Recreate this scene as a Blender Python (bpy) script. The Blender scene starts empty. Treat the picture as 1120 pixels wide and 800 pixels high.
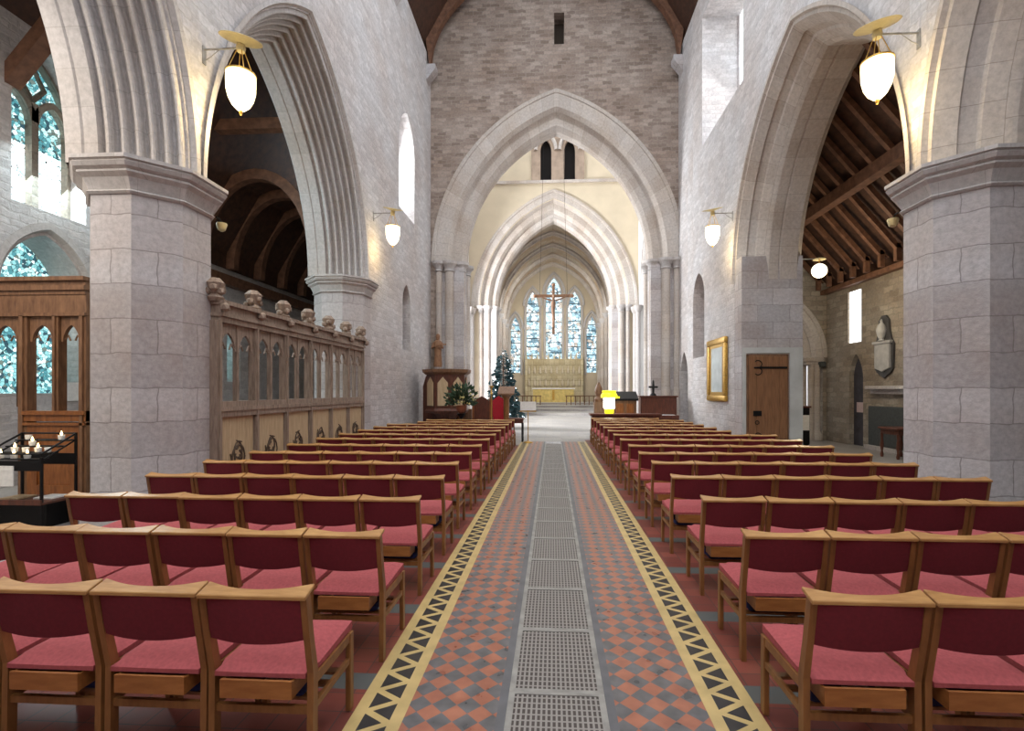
import bpy, bmesh, math, random
from mathutils import Vector, Matrix
random.seed(7)
PI = math.pi
C = bpy.context.scene.collection
S = bpy.context.scene

# ------------------------------------------------------------------ materials
def nodes(name):
    m = bpy.data.materials.new(name); m.use_nodes = True
    nt = m.node_tree; nt.nodes.clear()
    out = nt.nodes.new('ShaderNodeOutputMaterial')
    p = nt.nodes.new('ShaderNodeBsdfPrincipled')
    nt.links.new(p.outputs[0], out.inputs[0])
    return m, nt, p
def N(nt, t, **kw):
    n = nt.nodes.new(t)
    for k, v in kw.items():
        if k in n.inputs: n.inputs[k].default_value = v
        else: setattr(n, k, v)
    return n
def ramp(nt, stops, interp='LINEAR'):
    r = nt.nodes.new('ShaderNodeValToRGB'); e = r.color_ramp.elements
    r.color_ramp.interpolation = interp
    while len(e) < len(stops): e.new(0.5)
    for i, (p, c) in enumerate(stops):
        e[i].position = p; e[i].color = (*c, 1)
    return r
def mixc(nt, mode, fac, a, b):
    n = nt.nodes.new('ShaderNodeMix'); n.data_type = 'RGBA'; n.blend_type = mode
    for sock, v in ((n.inputs[0], fac), (n.inputs[6], a), (n.inputs[7], b)):
        if hasattr(v, 'is_output'): nt.links.new(v, sock)
        elif isinstance(v, (int, float)): sock.default_value = v
        else: sock.default_value = (*v, 1)
    return n.outputs[2]
def stone(name, c1, c2, mortar, bw, bh, ms=0.012, distort=0.0, patch=None, bump=0.25, rough=0.9, squash=1.0):
    m, nt, p = nodes(name); L = nt.links.new
    uv = N(nt, 'ShaderNodeUVMap'); vec = uv.outputs[0]
    if distort:
        nz = N(nt, 'ShaderNodeTexNoise', Scale=5.0, Detail=2.0); L(vec, nz.inputs['Vector'])
        s1 = N(nt, 'ShaderNodeVectorMath', operation='SUBTRACT'); L(nz.outputs['Color'], s1.inputs[0]); s1.inputs[1].default_value = (.5, .5, .5)
        s2 = N(nt, 'ShaderNodeVectorMath', operation='SCALE'); L(s1.outputs[0], s2.inputs[0]); s2.inputs['Scale'].default_value = distort
        s3 = N(nt, 'ShaderNodeVectorMath', operation='ADD'); L(vec, s3.inputs[0]); L(s2.outputs[0], s3.inputs[1]); vec = s3.outputs[0]
    b = N(nt, 'ShaderNodeTexBrick', Scale=1.0)
    b.inputs['Color1'].default_value = (*c1, 1); b.inputs['Color2'].default_value = (*c2, 1); b.inputs['Mortar'].default_value = (*mortar, 1)
    b.inputs['Mortar Size'].default_value = ms; b.inputs['Mortar Smooth'].default_value = .3
    b.inputs['Brick Width'].default_value = bw; b.inputs['Row Height'].default_value = bh
    b.offset = .47; b.squash = squash; b.squash_frequency = 3
    L(vec, b.inputs['Vector'])
    big = N(nt, 'ShaderNodeTexNoise', Scale=.7, Detail=3.0); L(uv.outputs[0], big.inputs['Vector'])
    pr = ramp(nt, [(.38, (1, 1, 1)), (.68, patch or (.86, .78, .72))]); L(big.outputs['Fac'], pr.inputs[0])
    c = mixc(nt, 'MULTIPLY', 1.0, b.outputs['Color'], pr.outputs[0])
    fine = N(nt, 'ShaderNodeTexNoise', Scale=14.0, Detail=5.0, Roughness=.7); L(uv.outputs[0], fine.inputs['Vector'])
    fr = ramp(nt, [(.3, (.72, .72, .72)), (.65, (1.1, 1.1, 1.1))]); L(fine.outputs['Fac'], fr.inputs[0])
    c = mixc(nt, 'MULTIPLY', .8, c, fr.outputs[0])
    L(c, p.inputs['Base Color']); p.inputs['Roughness'].default_value = rough
    ad = N(nt, 'ShaderNodeMath', operation='SUBTRACT'); L(fine.outputs['Fac'], ad.inputs[0]); L(b.outputs['Fac'], ad.inputs[1])
    bp = N(nt, 'ShaderNodeBump', Strength=bump, Distance=.02); L(ad.outputs[0], bp.inputs['Height']); L(bp.outputs[0], p.inputs['Normal'])
    return m
def wood(name, c1, c2, sc=(2, 2, 22), rough=.5, axis=None):
    m, nt, p = nodes(name); L = nt.links.new
    t = N(nt, 'ShaderNodeTexCoord'); mp = N(nt, 'ShaderNodeMapping'); L(t.outputs['Object'], mp.inputs[0])
    mp.inputs['Scale'].default_value = sc
    nz = N(nt, 'ShaderNodeTexNoise', Scale=2.2, Detail=5.0, Roughness=.6); L(mp.outputs[0], nz.inputs['Vector'])
    r = ramp(nt, [(.3, c2), (.7, c1)]); L(nz.outputs['Fac'], r.inputs[0])
    L(r.outputs[0], p.inputs['Base Color']); p.inputs['Roughness'].default_value = rough
    return m
def plain(name, c, rough=.6, metal=0.0, noise=.0, scale=20.0, spec=None):
    m, nt, p = nodes(name); L = nt.links.new
    p.inputs['Roughness'].default_value = rough; p.inputs['Metallic'].default_value = metal
    t = N(nt, 'ShaderNodeTexCoord'); nz = N(nt, 'ShaderNodeTexNoise', Scale=scale, Detail=4.0); L(t.outputs['Object'], nz.inputs['Vector'])
    k = noise or .08
    r = ramp(nt, [(.3, tuple(x * (1 - k) for x in c)), (.7, tuple(min(1, x * (1 + k)) for x in c))]); L(nz.outputs['Fac'], r.inputs[0])
    L(r.outputs[0], p.inputs['Base Color'])
    return m
def emit(name, c, s):
    m, nt, p = nodes(name)
    p.inputs['Base Color'].default_value = (*c, 1); p.inputs['Emission Color'].default_value = (*c, 1)
    p.inputs['Emission Strength'].default_value = s; p.inputs['Roughness'].default_value = .3
    return m
def stained(name, stops, s, cell=9.0):
    m, nt, p = nodes(name); L = nt.links.new
    uv = N(nt, 'ShaderNodeUVMap')
    v = N(nt, 'ShaderNodeTexVoronoi', Scale=cell, Randomness=1.0); L(uv.outputs[0], v.inputs['Vector'])
    se = N(nt, 'ShaderNodeSeparateColor'); L(v.outputs['Color'], se.inputs[0])
    r = ramp(nt, stops, 'CONSTANT'); L(se.outputs[0], r.inputs[0])
    e = N(nt, 'ShaderNodeTexVoronoi', feature='DISTANCE_TO_EDGE', Scale=cell, Randomness=1.0); L(uv.outputs[0], e.inputs['Vector'])
    g = N(nt, 'ShaderNodeMath', operation='GREATER_THAN'); L(e.outputs['Distance'], g.inputs[0]); g.inputs[1].default_value = .035
    c = mixc(nt, 'MULTIPLY', 1.0, r.outputs[0], g.outputs[0])
    L(c, p.inputs['Emission Color']); p.inputs['Emission Strength'].default_value = s
    p.inputs['Base Color'].default_value = (.05, .06, .07, 1); p.inputs['Roughness'].default_value = .25
    return m
M = {}
M['ashlar'] = stone('pale_ashlar', (.56, .54, .55), (.44, .42, .43), (.33, .31, .31), .78, .42, .008, .05, (.86, .76, .69), bump=.35)
M['arch'] = stone('arch_ashlar', (.54, .52, .52), (.47, .45, .445), (.38, .36, .35), .42, .9, .004, .01, (.92, .86, .80), bump=.12)
M['warm_arch'] = stone('warm_arch_ashlar', (.55, .505, .47), (.45, .40, .365), (.36, .32, .29), .40, .9, .005, .01, (.88, .80, .72), bump=.12)
M['wall'] = stone('limed_rubble', (.66, .64, .645), (.50, .48, .485), (.56, .54, .54), .30, .14, .018, .12, (.90, .84, .80), bump=.5)
M['rubble'] = stone('brown_rubble', (.46, .375, .32), (.25, .195, .165), (.36, .30, .26), .34, .135, .016, .12, (.72, .66, .62), bump=.6)
M['aisle_rubble'] = stone('aisle_rubble', (.42, .37, .31), (.26, .225, .19), (.30, .27, .23), .38, .16, .016, .12, (.8, .72, .64), bump=.6)
M['plaster'] = plain('cream_plaster', (.56, .475, .35), .9, noise=.06, scale=1.2)
M['white_plaster'] = plain('white_limewash', (.78, .77, .76), .9, noise=.05, scale=2)
M['roof'] = wood('dark_roof_timber', (.085, .035, .018), (.03, .012, .007), (3, 3, 3), .7)
M['beam'] = wood('roof_beam_timber', (.22, .105, .06), (.09, .04, .022), (3, 3, 3), .6)
M['oak'] = wood('honey_oak', (.30, .13, .042), (.17, .068, .020), (9, 9, 2.2), .38)
M['rail_oak'] = wood('light_oak', (.52, .285, .105), (.34, .16, .052), (3, 14, 14), .33)
M['box_oak'] = wood('box_oak', (.42, .17, .05), (.27, .095, .026), (3, 14, 14), .4)
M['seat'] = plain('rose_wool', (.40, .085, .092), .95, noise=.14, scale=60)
M['back'] = plain('shaded_rose_wool', (.145, .010, .018), .95, noise=.12, scale=60)  # same wool as the seat, darkened to paint in the shade on the backs
M['kneeler'] = plain('navy_tapestry', (.015, .02, .09), .95, noise=.4, scale=25)
M['paper'] = plain('white_paper', (.82, .80, .76), .8)
M['screen_oak'] = wood('weathered_oak', (.36, .27, .21), (.18, .125, .09), (12, 12, 2), .7)
M['panel_oak'] = wood('pale_panel_oak', (.60, .45, .28), (.42, .30, .17), (14, 14, 1.5), .65)
M['carving'] = plain('dark_carving', (.085, .055, .035), .8)
M['orange_oak'] = wood('orange_oak', (.34, .125, .035), (.17, .055, .015), (10, 10, 2), .35)
M['brown_oak'] = wood('brown_oak', (.27, .14, .07), (.12, .055, .028), (10, 10, 2), .5)
M['red_oak'] = wood('mahogany', (.145, .042, .022), (.06, .018, .010), (10, 10, 2), .4)
M['door_oak'] = wood('door_oak', (.30, .145, .065), (.16, .07, .03), (16, 16, 1.2), .55)
M['iron'] = plain('black_iron', (.012, .011, .012), .5, .6)
M['steel'] = plain('worn_steel', (.36, .35, .33), .5, .55, noise=.25, scale=9)
M['slot'] = plain('grate_slot', (.11, .085, .075), .9, noise=.3, scale=8)
M['stone_edge'] = plain('grey_kerb_stone', (.13, .13, .14), .45, noise=.2, scale=6)
M['brass'] = plain('brass', (.62, .38, .10), .3, .8)
M['gold'] = plain('gilt', (.52, .31, .065), .35, .5, noise=.3, scale=30)
M['lamp_disc'] = plain('cream_enamel', (.62, .52, .28), .5)
M['lamp'] = emit('lamp_glass', (1, .86, .50), 1.9)
M['lamp_cool'] = emit('lamp_glass_far', (1, .91, .66), 1.6)
M['flame'] = emit('candle_glow', (1, .72, .3), 6.0)
M['day'] = emit('daylight_glass', (.92, .97, 1), 1.0)
M['slitday'] = emit('bright_window_glass', (.92, .97, 1), 1.6)
teal = [(0, (.02, .06, .08)), (.14, (.06, .22, .25)), (.34, (.22, .50, .52)), (.58, (.45, .80, .80)), (.8, (.75, .95, .93)), (.92, (.12, .16, .14))]
M['teal'] = stained('teal_stained_glass', teal, 1.0, 16.0)
M['tealglare'] = stained('glare_teal_stained_glass', [(0, (.75, .95, 1)), (.4, (.95, 1, 1)), (.8, (.55, .85, .88))], 1.7, 14.0)  # teal glass paled and brightened, window glare put into its colour
east = [(0, (.10, .20, .26)), (.16, (.30, .50, .60)), (.36, (.50, .68, .74)), (.58, (.70, .84, .88)), (.78, (.92, .96, .97)), (.9, (.42, .36, .30))]
M['east'] = stained('east_stained_glass', east, 1.0, 3.6)
M['dark'] = plain('dark_void', (.012, .010, .010), 1)
M['louvre'] = plain('dark_louvre', (.05, .035, .025), .9)
M['green'] = plain('dark_green_leaf', (.045, .085, .045), .8, noise=.5, scale=12)
M['pine'] = plain('blue_green_needles', (.035, .085, .095), .8, noise=.6, scale=9)
M['bloom'] = plain('cream_petals', (.62, .55, .22), .8, noise=.3)
M['terracotta'] = plain('terracotta', (.28, .10, .05), .8)
M['slate'] = plain('dark_slate', (.055, .062, .062), .6, noise=.2)
M['marble'] = plain('grey_marble', (.45, .45, .45), .5, noise=.15, scale=6)
M['darkmarble'] = plain('black_marble', (.06, .058, .06), .4)
M['redcloth'] = plain('red_cloth', (.45, .015, .03), .9)
M['altarcloth'] = plain('gold_frontal', (.62, .47, .16), .8, noise=.2, scale=4)
M['reredos'] = stone('reredos_stone', (.66, .58, .40), (.54, .46, .30), (.42, .35, .22), .5, .5, .02, 0, (.9, .85, .75))
M['yellow'] = emit('yellow_lantern', (.85, .70, .02), .9)
M['white_glow'] = emit('white_lantern_glow', (1, 1, .94), 4.0)
M['blue_metal'] = plain('blue_grey_enamel', (.12, .17, .22), .5)
M['picture'] = plain('glazed_picture', (.62, .70, .72), .12, noise=.15, scale=3)
M['skinwood'] = wood('limewood', (.34, .18, .09), (.18, .08, .04), (6, 6, 3), .6)

# floor materials (object coordinates = world metres, floor objects sit at the origin)
def aisle_tiles():
    m, nt, p = nodes('aisle_lozenge_tiles'); L = nt.links.new
    t = N(nt, 'ShaderNodeTexCoord'); mp = N(nt, 'ShaderNodeMapping'); L(t.outputs['Object'], mp.inputs[0])
    mp.inputs['Rotation'].default_value = (0, 0, PI / 4); mp.inputs['Location'].default_value = (.03, .03, .013)
    ck = N(nt, 'ShaderNodeTexChecker', Scale=1 / .093); L(mp.outputs[0], ck.inputs['Vector'])
    wn = N(nt, 'ShaderNodeTexNoise', Scale=9.0, Detail=2.0); L(t.outputs['Object'], wn.inputs['Vector'])
    ra = ramp(nt, [(.3, (.30, .105, .065)), (.7, (.44, .17, .10))]); L(wn.outputs['Fac'], ra.inputs[0])
    rb = ramp(nt, [(.3, (.085, .085, .088)), (.7, (.17, .165, .17))]); L(wn.outputs['Fac'], rb.inputs[0])
    c = mixc(nt, 'MIX', ck.outputs['Fac'], ra.outputs[0], rb.outputs[0])
    L(c, p.inputs['Base Color'])
    rr = ramp(nt, [(.3, (.26, .26, .26)), (.7, (.42, .42, .42))]); L(wn.outputs['Fac'], rr.inputs[0]); L(rr.outputs[0], p.inputs['Roughness'])
    return m
def quarry():
    m, nt, p = nodes('red_quarry_tiles'); L = nt.links.new
    t = N(nt, 'ShaderNodeTexCoord'); 
    b = N(nt, 'ShaderNodeTexBrick', Scale=1.0); L(t.outputs['Object'], b.inputs['Vector'])
    b.offset = 0; b.inputs['Brick Width'].default_value = .155; b.inputs['Row Height'].default_value = .155
    b.inputs['Mortar Size'].default_value = .003
    b.inputs['Color1'].default_value = (.24, .058, .04, 1); b.inputs['Color2'].default_value = (.16, .038, .028, 1); b.inputs['Mortar'].default_value = (.07, .045, .04, 1)
    sx = N(nt, 'ShaderNodeSeparateXYZ'); L(t.outputs['Object'], sx.inputs[0])
    ma = N(nt, 'ShaderNodeMath', operation='ADD'); L(sx.outputs['Y'], ma.inputs[0]); ma.inputs[1].default_value = 9.42
    mo = N(nt, 'ShaderNodeMath', operation='MODULO'); L(ma.outputs[0], mo.inputs[0]); mo.inputs[1].default_value = .93
    lt = N(nt, 'ShaderNodeMath', operation='LESS_THAN'); L(mo.outputs[0], lt.inputs[0]); lt.inputs[1].default_value = .155
    c = mixc(nt, 'MIX', lt.outputs[0], b.outputs['Color'], (.10, .105, .10))
    L(c, p.inputs['Base Color']); p.inputs['Roughness'].default_value = .45
    return m
def grate_mat():
    m, nt, p = nodes('cast_grating'); L = nt.links.new
    t = N(nt, 'ShaderNodeTexCoord'); sx = N(nt, 'ShaderNodeSeparateXYZ'); L(t.outputs['Object'], sx.inputs[0])
    def bars(sock, per, frac):
        a = N(nt, 'ShaderNodeMath', operation='ADD'); L(sock, a.inputs[0]); a.inputs[1].default_value = 20.0
        d = N(nt, 'ShaderNodeMath', operation='MODULO'); L(a.outputs[0], d.inputs[0]); d.inputs[1].default_value = per
        g = N(nt, 'ShaderNodeMath', operation='LESS_THAN'); L(d.outputs[0], g.inputs[0]); g.inputs[1].default_value = per * frac
        return g.outputs[0]
    a = bars(sx.outputs['X'], .026, .42); b = bars(sx.outputs['Y'], .046, .24)
    mx = N(nt, 'ShaderNodeMath', operation='MAXIMUM'); L(a, mx.inputs[0]); L(b, mx.inputs[1])
    c = mixc(nt, 'MIX', mx.outputs[0], (.06, .045, .04), (.30, .28, .26))
    L(c, p.inputs['Base Color']); p.inputs['Roughness'].default_value = .5
    bp = N(nt, 'ShaderNodeBump', Strength=.6, Distance=.01); L(mx.outputs[0], bp.inputs['Height']); L(bp.outputs[0], p.inputs['Normal'])
    return m
M['aisle_tiles'] = aisle_tiles(); M['quarry'] = quarry(); M['grating'] = grate_mat()
M['yellow_tile'] = plain('buff_tile', (.55, .40, .17), .4, noise=.14, scale=7)
M['black_tile'] = plain('black_tile', (.035, .033, .033), .35, noise=.2, scale=7)
M['flag'] = stone('pale_flagstone', (.42, .39, .36), (.35, .33, .31), (.28, .26, .24), .6, .6, .008, 0, (.85, .84, .88), bump=.05, rough=.4)

# ------------------------------------------------------------------ mesh helpers
class MB:
    def __init__(s): s.bm = bmesh.new(); s.uv = s.bm.loops.layers.uv.new('UVMap'); s.done = set()
    def poly(s, pts, uvs=None):
        vs = [s.bm.verts.new(p) for p in pts]
        try: f = s.bm.faces.new(vs)
        except ValueError: return None
        if uvs:
            for l, u in zip(f.loops, uvs): l[s.uv].uv = u
            s.done.add(f)
        return f
    def box(s, x0, x1, y0, y1, z0, z1, bev=0, seg=2):
        r = bmesh.ops.create_cube(s.bm, size=1); vs = r['verts']
        for v in vs: v.co = Vector(((x0 + x1) / 2 + v.co.x * (x1 - x0), (y0 + y1) / 2 + v.co.y * (y1 - y0), (z0 + z1) / 2 + v.co.z * (z1 - z0)))
        if bev:
            es = list({e for v in vs for e in v.link_edges})
            bmesh.ops.bevel(s.bm, geom=es, offset=bev, segments=seg, profile=.5, affect='EDGES', clamp_overlap=True)
        return s
    def prism(s, pts, axis, a, b):
        """closed 2-D outline extruded from a to b along axis ('x': pts are (y,z), 'y': (x,z), 'z': (x,y))"""
        def P(p, q):
            return {'x': (q, p[0], p[1]), 'y': (p[0], q, p[1]), 'z': (p[0], p[1], q)}[axis]
        va = [s.bm.verts.new(P(p, a)) for p in pts]; vb = [s.bm.verts.new(P(p, b)) for p in pts]
        n = len(pts)
        s.bm.faces.new(va); s.bm.faces.new(vb[::-1])
        for i in range(n): s.bm.faces.new((va[i], va[(i + 1) % n], vb[(i + 1) % n], vb[i]))
        return s
    def tube(s, pts, r, n=8, cap=True):
        pts = [Vector(p) for p in pts]; rings = []
        rr = r if isinstance(r, (list, tuple)) else [r] * len(pts)
        up = None
        for i, p in enumerate(pts):
            d = (pts[min(i + 1, len(pts) - 1)] - pts[max(i - 1, 0)]).normalized()
            if up is None: up = d.orthogonal().normalized()
            u = (up - d * up.dot(d)).normalized(); w = d.cross(u); up = u
            rings.append([s.bm.verts.new(p + (u * math.cos(2 * PI * k / n) + w * math.sin(2 * PI * k / n)) * rr[i]) for k in range(n)])
        for a, b in zip(rings, rings[1:]):
            for k in range(n): s.bm.faces.new((a[k], a[(k + 1) % n], b[(k + 1) % n], b[k]))
        if cap: s.bm.faces.new(rings[0][::-1]); s.bm.faces.new(rings[-1])
        return s
    def lathe(s, prof, c=(0, 0, 0), n=24, rot=0, sx=1, sy=1):
        rings = []
        for (r, z) in prof:
            rings.append([s.bm.verts.new((c[0] + sx * r * math.cos(rot + 2 * PI * k / n), c[1] + sy * r * math.sin(rot + 2 * PI * k / n), c[2] + z)) for k in range(n)])
        for a, b in zip(rings, rings[1:]):
            for k in range(n): s.bm.faces.new((a[k], a[(k + 1) % n], b[(k + 1) % n], b[k]))
        s.bm.faces.new(rings[0][::-1]); s.bm.faces.new(rings[-1])
        return s
    def ball(s, c, r, sub=2, sc=(1, 1, 1)):
        q = bmesh.ops.create_icosphere(s.bm, subdivisions=sub, radius=1)
        for v in q['verts']: v.co = Vector((c[0] + v.co.x * r * sc[0], c[1] + v.co.y * r * sc[1], c[2] + v.co.z * r * sc[2]))
        return s
    def build(s, name, mat, parent=None, smooth=35, loc=None, merge=True):
        bm = s.bm
        if merge and not s.done: bmesh.ops.remove_doubles(bm, verts=bm.verts, dist=1e-5)
        bmesh.ops.recalc_face_normals(bm, faces=bm.faces)
        bm.normal_update()
        for f in bm.faces:
            if f in s.done: continue
            n = f.normal
            if abs(n.z) < .75:
                t = Vector((0, 0, 1)).cross(n)
                t = t.normalized() if t.length > 1e-6 else Vector((1, 0, 0))
                for l in f.loops: l[s.uv].uv = (l.vert.co.dot(t), l.vert.co.z)
            else:
                for l in f.loops: l[s.uv].uv = (l.vert.co.x, l.vert.co.y)
        if smooth:
            for f in bm.faces: f.smooth = True
            lim = math.radians(smooth)
            for e in bm.edges:
                if len(e.link_faces) == 2 and e.calc_face_angle(0) > lim: e.smooth = False
        me = bpy.data.meshes.new(name); bm.to_mesh(me); bm.free()
        me.materials.append(mat if not isinstance(mat, str) else M[mat])
        o = bpy.data.objects.new(name, me); C.objects.link(o)
        if parent: o.parent = parent
        if loc: o.location = loc
        return o
def thing(name, label, cat, loc=(0, 0, 0), rz=0, group=None):
    o = bpy.data.objects.new(name, None); C.objects.link(o); o.empty_display_size = .1
    o.location = loc; o.rotation_euler = (0, 0, rz); o['label'] = label; o['category'] = cat
    if group: o['group'] = group
    return o
def tag(o, label, cat, group=None):
    o['label'] = label; o['category'] = cat
    if group: o['group'] = group
    return o
def st(o, label=None):
    o['kind'] = 'structure'
    if label: o['label'] = label
    return o
def stroot(name, loc=(0, 0, 0)):
    o = bpy.data.objects.new(name, None); C.objects.link(o); o.location = loc; o['kind'] = 'structure'; return o
def dup(root, loc, rz=None, label=None, scale=None):
    r = root.copy(); C.objects.link(r); r.location = loc
    if rz is not None: r.rotation_euler = (0, 0, rz)
    if label: r['label'] = label
    if scale: r.scale = scale
    for ch in list(root.children):
        c = ch.copy(); C.objects.link(c); c.parent = r
        for g in list(ch.children):
            d = g.copy(); C.objects.link(d); d.parent = c
    return r

# ------------------------------------------------------------------ pointed arches and walls
def arcR(s, h): return (s * s + h * h) / (2 * s)
def arc(s, h, r=0, n=14):
    """outline from left spring over the apex to right spring, offset outwards by r"""
    R = arcR(s, h); c = s - R; a = math.acos(max(-1, min(1, -c / (R + r))))
    right = [(c + (R + r) * math.cos(a * i / n), (R + r) * math.sin(a * i / n)) for i in range(n + 1)]
    left = [(-x, z) for x, z in right]
    return left + right[-2::-1]
def apex(s, h, r=0): return arc(s, h, r, 2)[2][1]
def nave(side, W):
    return lambda a, z, q: (side * (W + q), a, z)
def cross(Y0):
    return lambda a, z, q: (a, Y0 + q, z)
def opening(c, s, sill, spring, h, r=0, n=12):
    """pointed opening: returns list of (a, sill, top) samples"""
    return [(c + x, sill, spring + z) for x, z in arc(s, h, r, n)]
def rect(a0, a1, sill, top): return [(a0, sill, top), (a1, sill, top)]
def wall(mb, mp, a0, a1, z0, ztop, T, ops, q0=0.0):
    br = {round(a0, 5), round(a1, 5)}
    for o in ops:
        for p in o: 
            if a0 < p[0] < a1: br.add(round(p[0], 5))
    br = sorted(br)
    def top(o, a):
        for p, q in zip(o, o[1:]):
            if p[0] - 1e-4 <= a <= q[0] + 1e-4 and q[0] - p[0] > 1e-6:
                t = (a - p[0]) / (q[0] - p[0]); return p[2] + t * (q[2] - p[2])
        return o[-1][2]
    for a, b in zip(br, br[1:]):
        if b - a < 1e-4: continue
        mid = (a + b) / 2
        ac = sorted([o for o in ops if o[0][0] < mid < o[-1][0]], key=lambda o: o[0][1])
        la, lb = z0, z0
        for o in ac + [None]:
            ha, hb = (ztop, ztop) if o is None else (o[0][1], o[0][1])
            if ha - la > 1e-3 or hb - lb > 1e-3:
                for q in (q0, q0 + T):
                    mb.poly([mp(a, la, q), mp(b, lb, q), mp(b, hb, q), mp(a, ha, q)])
            if o is None: break
            if o[0][1] > z0 + 1e-3: mb.poly([mp(a, ha, q0), mp(b, hb, q0), mp(b, hb, q0 + T), mp(a, ha, q0 + T)])
            la, lb = top(o, a), top(o, b)
            mb.poly([mp(a, la, q0), mp(b, lb, q0), mp(b, lb, q0 + T), mp(a, la, q0 + T)])
    for o in ops:
        for e in (o[0], o[-1]):
            if e[2] - e[1] > 1e-3:
                mb.poly([mp(e[0], e[1], q0), mp(e[0], e[2], q0), mp(e[0], e[2], q0 + T), mp(e[0], e[1], q0 + T)])
    for a in (a0, a1):
        mb.poly([mp(a, z0, q0), mp(a, ztop, q0), mp(a, ztop, q0 + T), mp(a, z0, q0 + T)])
    mb.poly([mp(a0, ztop, q0), mp(a1, ztop, q0), mp(a1, ztop, q0 + T), mp(a0, ztop, q0 + T)])
    return mb
def ring(mb, mp, c, s, h, spring, prof, n=22, half=None):
    """moulding profile [(q, r)...] swept along a pointed arch; half: -1 / +1 for one side only"""
    R = arcR(s, h); cc = s - R
    vl = [0]
    for p, q in zip(prof, prof[1:]): vl.append(vl[-1] + math.hypot(q[0] - p[0], q[1] - p[1]))
    for sgn in (-1, 1):
        if half and sgn != half: continue
        grid = []
        for i in range(n + 1):
            row = []
            for (q, r) in prof:
                a = math.acos(max(-1, min(1, -cc / (R + r)))) * i / n
                row.append(mp(c + sgn * (cc + (R + r) * math.cos(a)), spring + (R + r) * math.sin(a), q))
            grid.append(row)
        al = R * math.acos(-cc / R) / n
        for i in range(n):
            for j in range(len(prof) - 1):
                mb.poly([grid[i][j], grid[i + 1][j], grid[i + 1][j + 1], grid[i][j + 1]],
                        [(i * al, vl[j]), ((i + 1) * al, vl[j]), ((i + 1) * al, vl[j + 1]), (i * al, vl[j + 1])])
    return mb
def rolls(q0, r0, q1, r1, k, amp, n=6):
    pts = []; L = math.hypot(q1 - q0, r1 - r0); nx, ny = (r1 - r0) / L, -(q1 - q0) / L
    if ny > 0: nx, ny = -nx, -ny        # towards the opening
    for i in range(k * n + 1):
        t = i / (k * n); ph = t * k * 2 * PI
        o = amp * (math.sin(ph - PI / 2))
        o = o if o < 0.3 * amp else amp * (.3 + .7 * (o / amp - .3) * .8)
        pts.append((q0 + (q1 - q0) * t + nx * o, r0 + (r1 - r0) * t + ny * o))
    return pts

W = 4.7; T = 1.26; NT = 14.3
SPR = 4.42; RISE = 3.95

# ------------------------------------------------------------------ camera
cam = bpy.data.cameras.new('camera'); co = bpy.data.objects.new('camera', cam); C.objects.link(co)
co.location = (0, 0, 1.65); co.rotation_euler = (PI / 2, 0, math.radians(3.25))
cam.sensor_width = 36; cam.lens = 540 / 1120 * 36; cam.shift_x = -14 / 1120; cam.shift_y = 27.5 / 1120
cam.clip_start = .05; cam.clip_end = 300
S.camera = co

# ------------------------------------------------------------------ floor
mb = MB(); mb.box(-4.75, -1.02, -3, 15.0, -.25, 0); mb.box(1.06, 4.75, -3, 16.6, -.25, 0)
st(mb.build('floor', 'quarry', smooth=0))
mb = MB(); mb.box(-.755, -.285, -3, 16.0, -.25, 0.001); mb.box(.325, .795, -3, 16.0, -.25, 0.001)
st(mb.build('floor', 'aisle_tiles', smooth=0))
mb = MB(); mb.box(-4.75, 4.75, 16.6, 33, -.25, -.001); mb.box(-1.02, 1.06, 16.0, 16.6, -.25, -.001); mb.box(-4.75, -1.02, 15.0, 16.6, -.25, -.001)
mb.box(-12, -4.75, -3, 33, -.25, -.002); mb.box(4.75, 12, -3, 33, -.25, -.002)
for k in range(4): mb.box(-5, 5, 33 + k * 3.2, 49, -.25, .15 * (k + 1))
st(mb.build('floor', 'flag', smooth=0))
# kerb stones and heating grating
kb = MB()
for x0, x1 in ((-.285, -.238), (.278, .325)): kb.box(x0, x1, -3, 16.0, -.25, .002, 0)
st(kb.build('trim_1', 'stone_edge', smooth=0))
GL = 'grey cast-iron heating grating panel in the tiled aisle, {}'
def grate_panel(y0, y1):
    g = thing('floor_grating', GL.format('nearest the viewer'), 'grating', (.02, y0, 0), 0, 'heating gratings along the aisle')
    f = MB(); L = y1 - y0
    f.box(-.258, -.225, 0, L, -.1, .004); f.box(.225, .258, 0, L, -.1, .004); f.box(-.225, .225, 0, .03, -.1, .004); f.box(-.225, .225, L - .02, L, -.1, .004)
    f.build('frame', 'steel', g, 0)
    MB().box(-.225, .225, .03, L - .02, -.1, 0).build('slotted_panel', 'grating', g, 0)
    return g
g0 = grate_panel(1.99, 2.695)
GO = ['second', 'third', 'fourth', 'fifth', 'sixth', 'seventh', 'eighth', 'ninth', 'tenth', 'eleventh', 'twelfth', 'thirteenth', 'fourteenth', 'fifteenth', 'sixteenth', 'seventeenth', 'eighteenth', 'nineteenth']
for i, w_ in enumerate(GO): dup(g0, (.02, 1.99 + .705 * (i + 1), 0), None, GL.format(w_ + ' from the viewer'))
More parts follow.
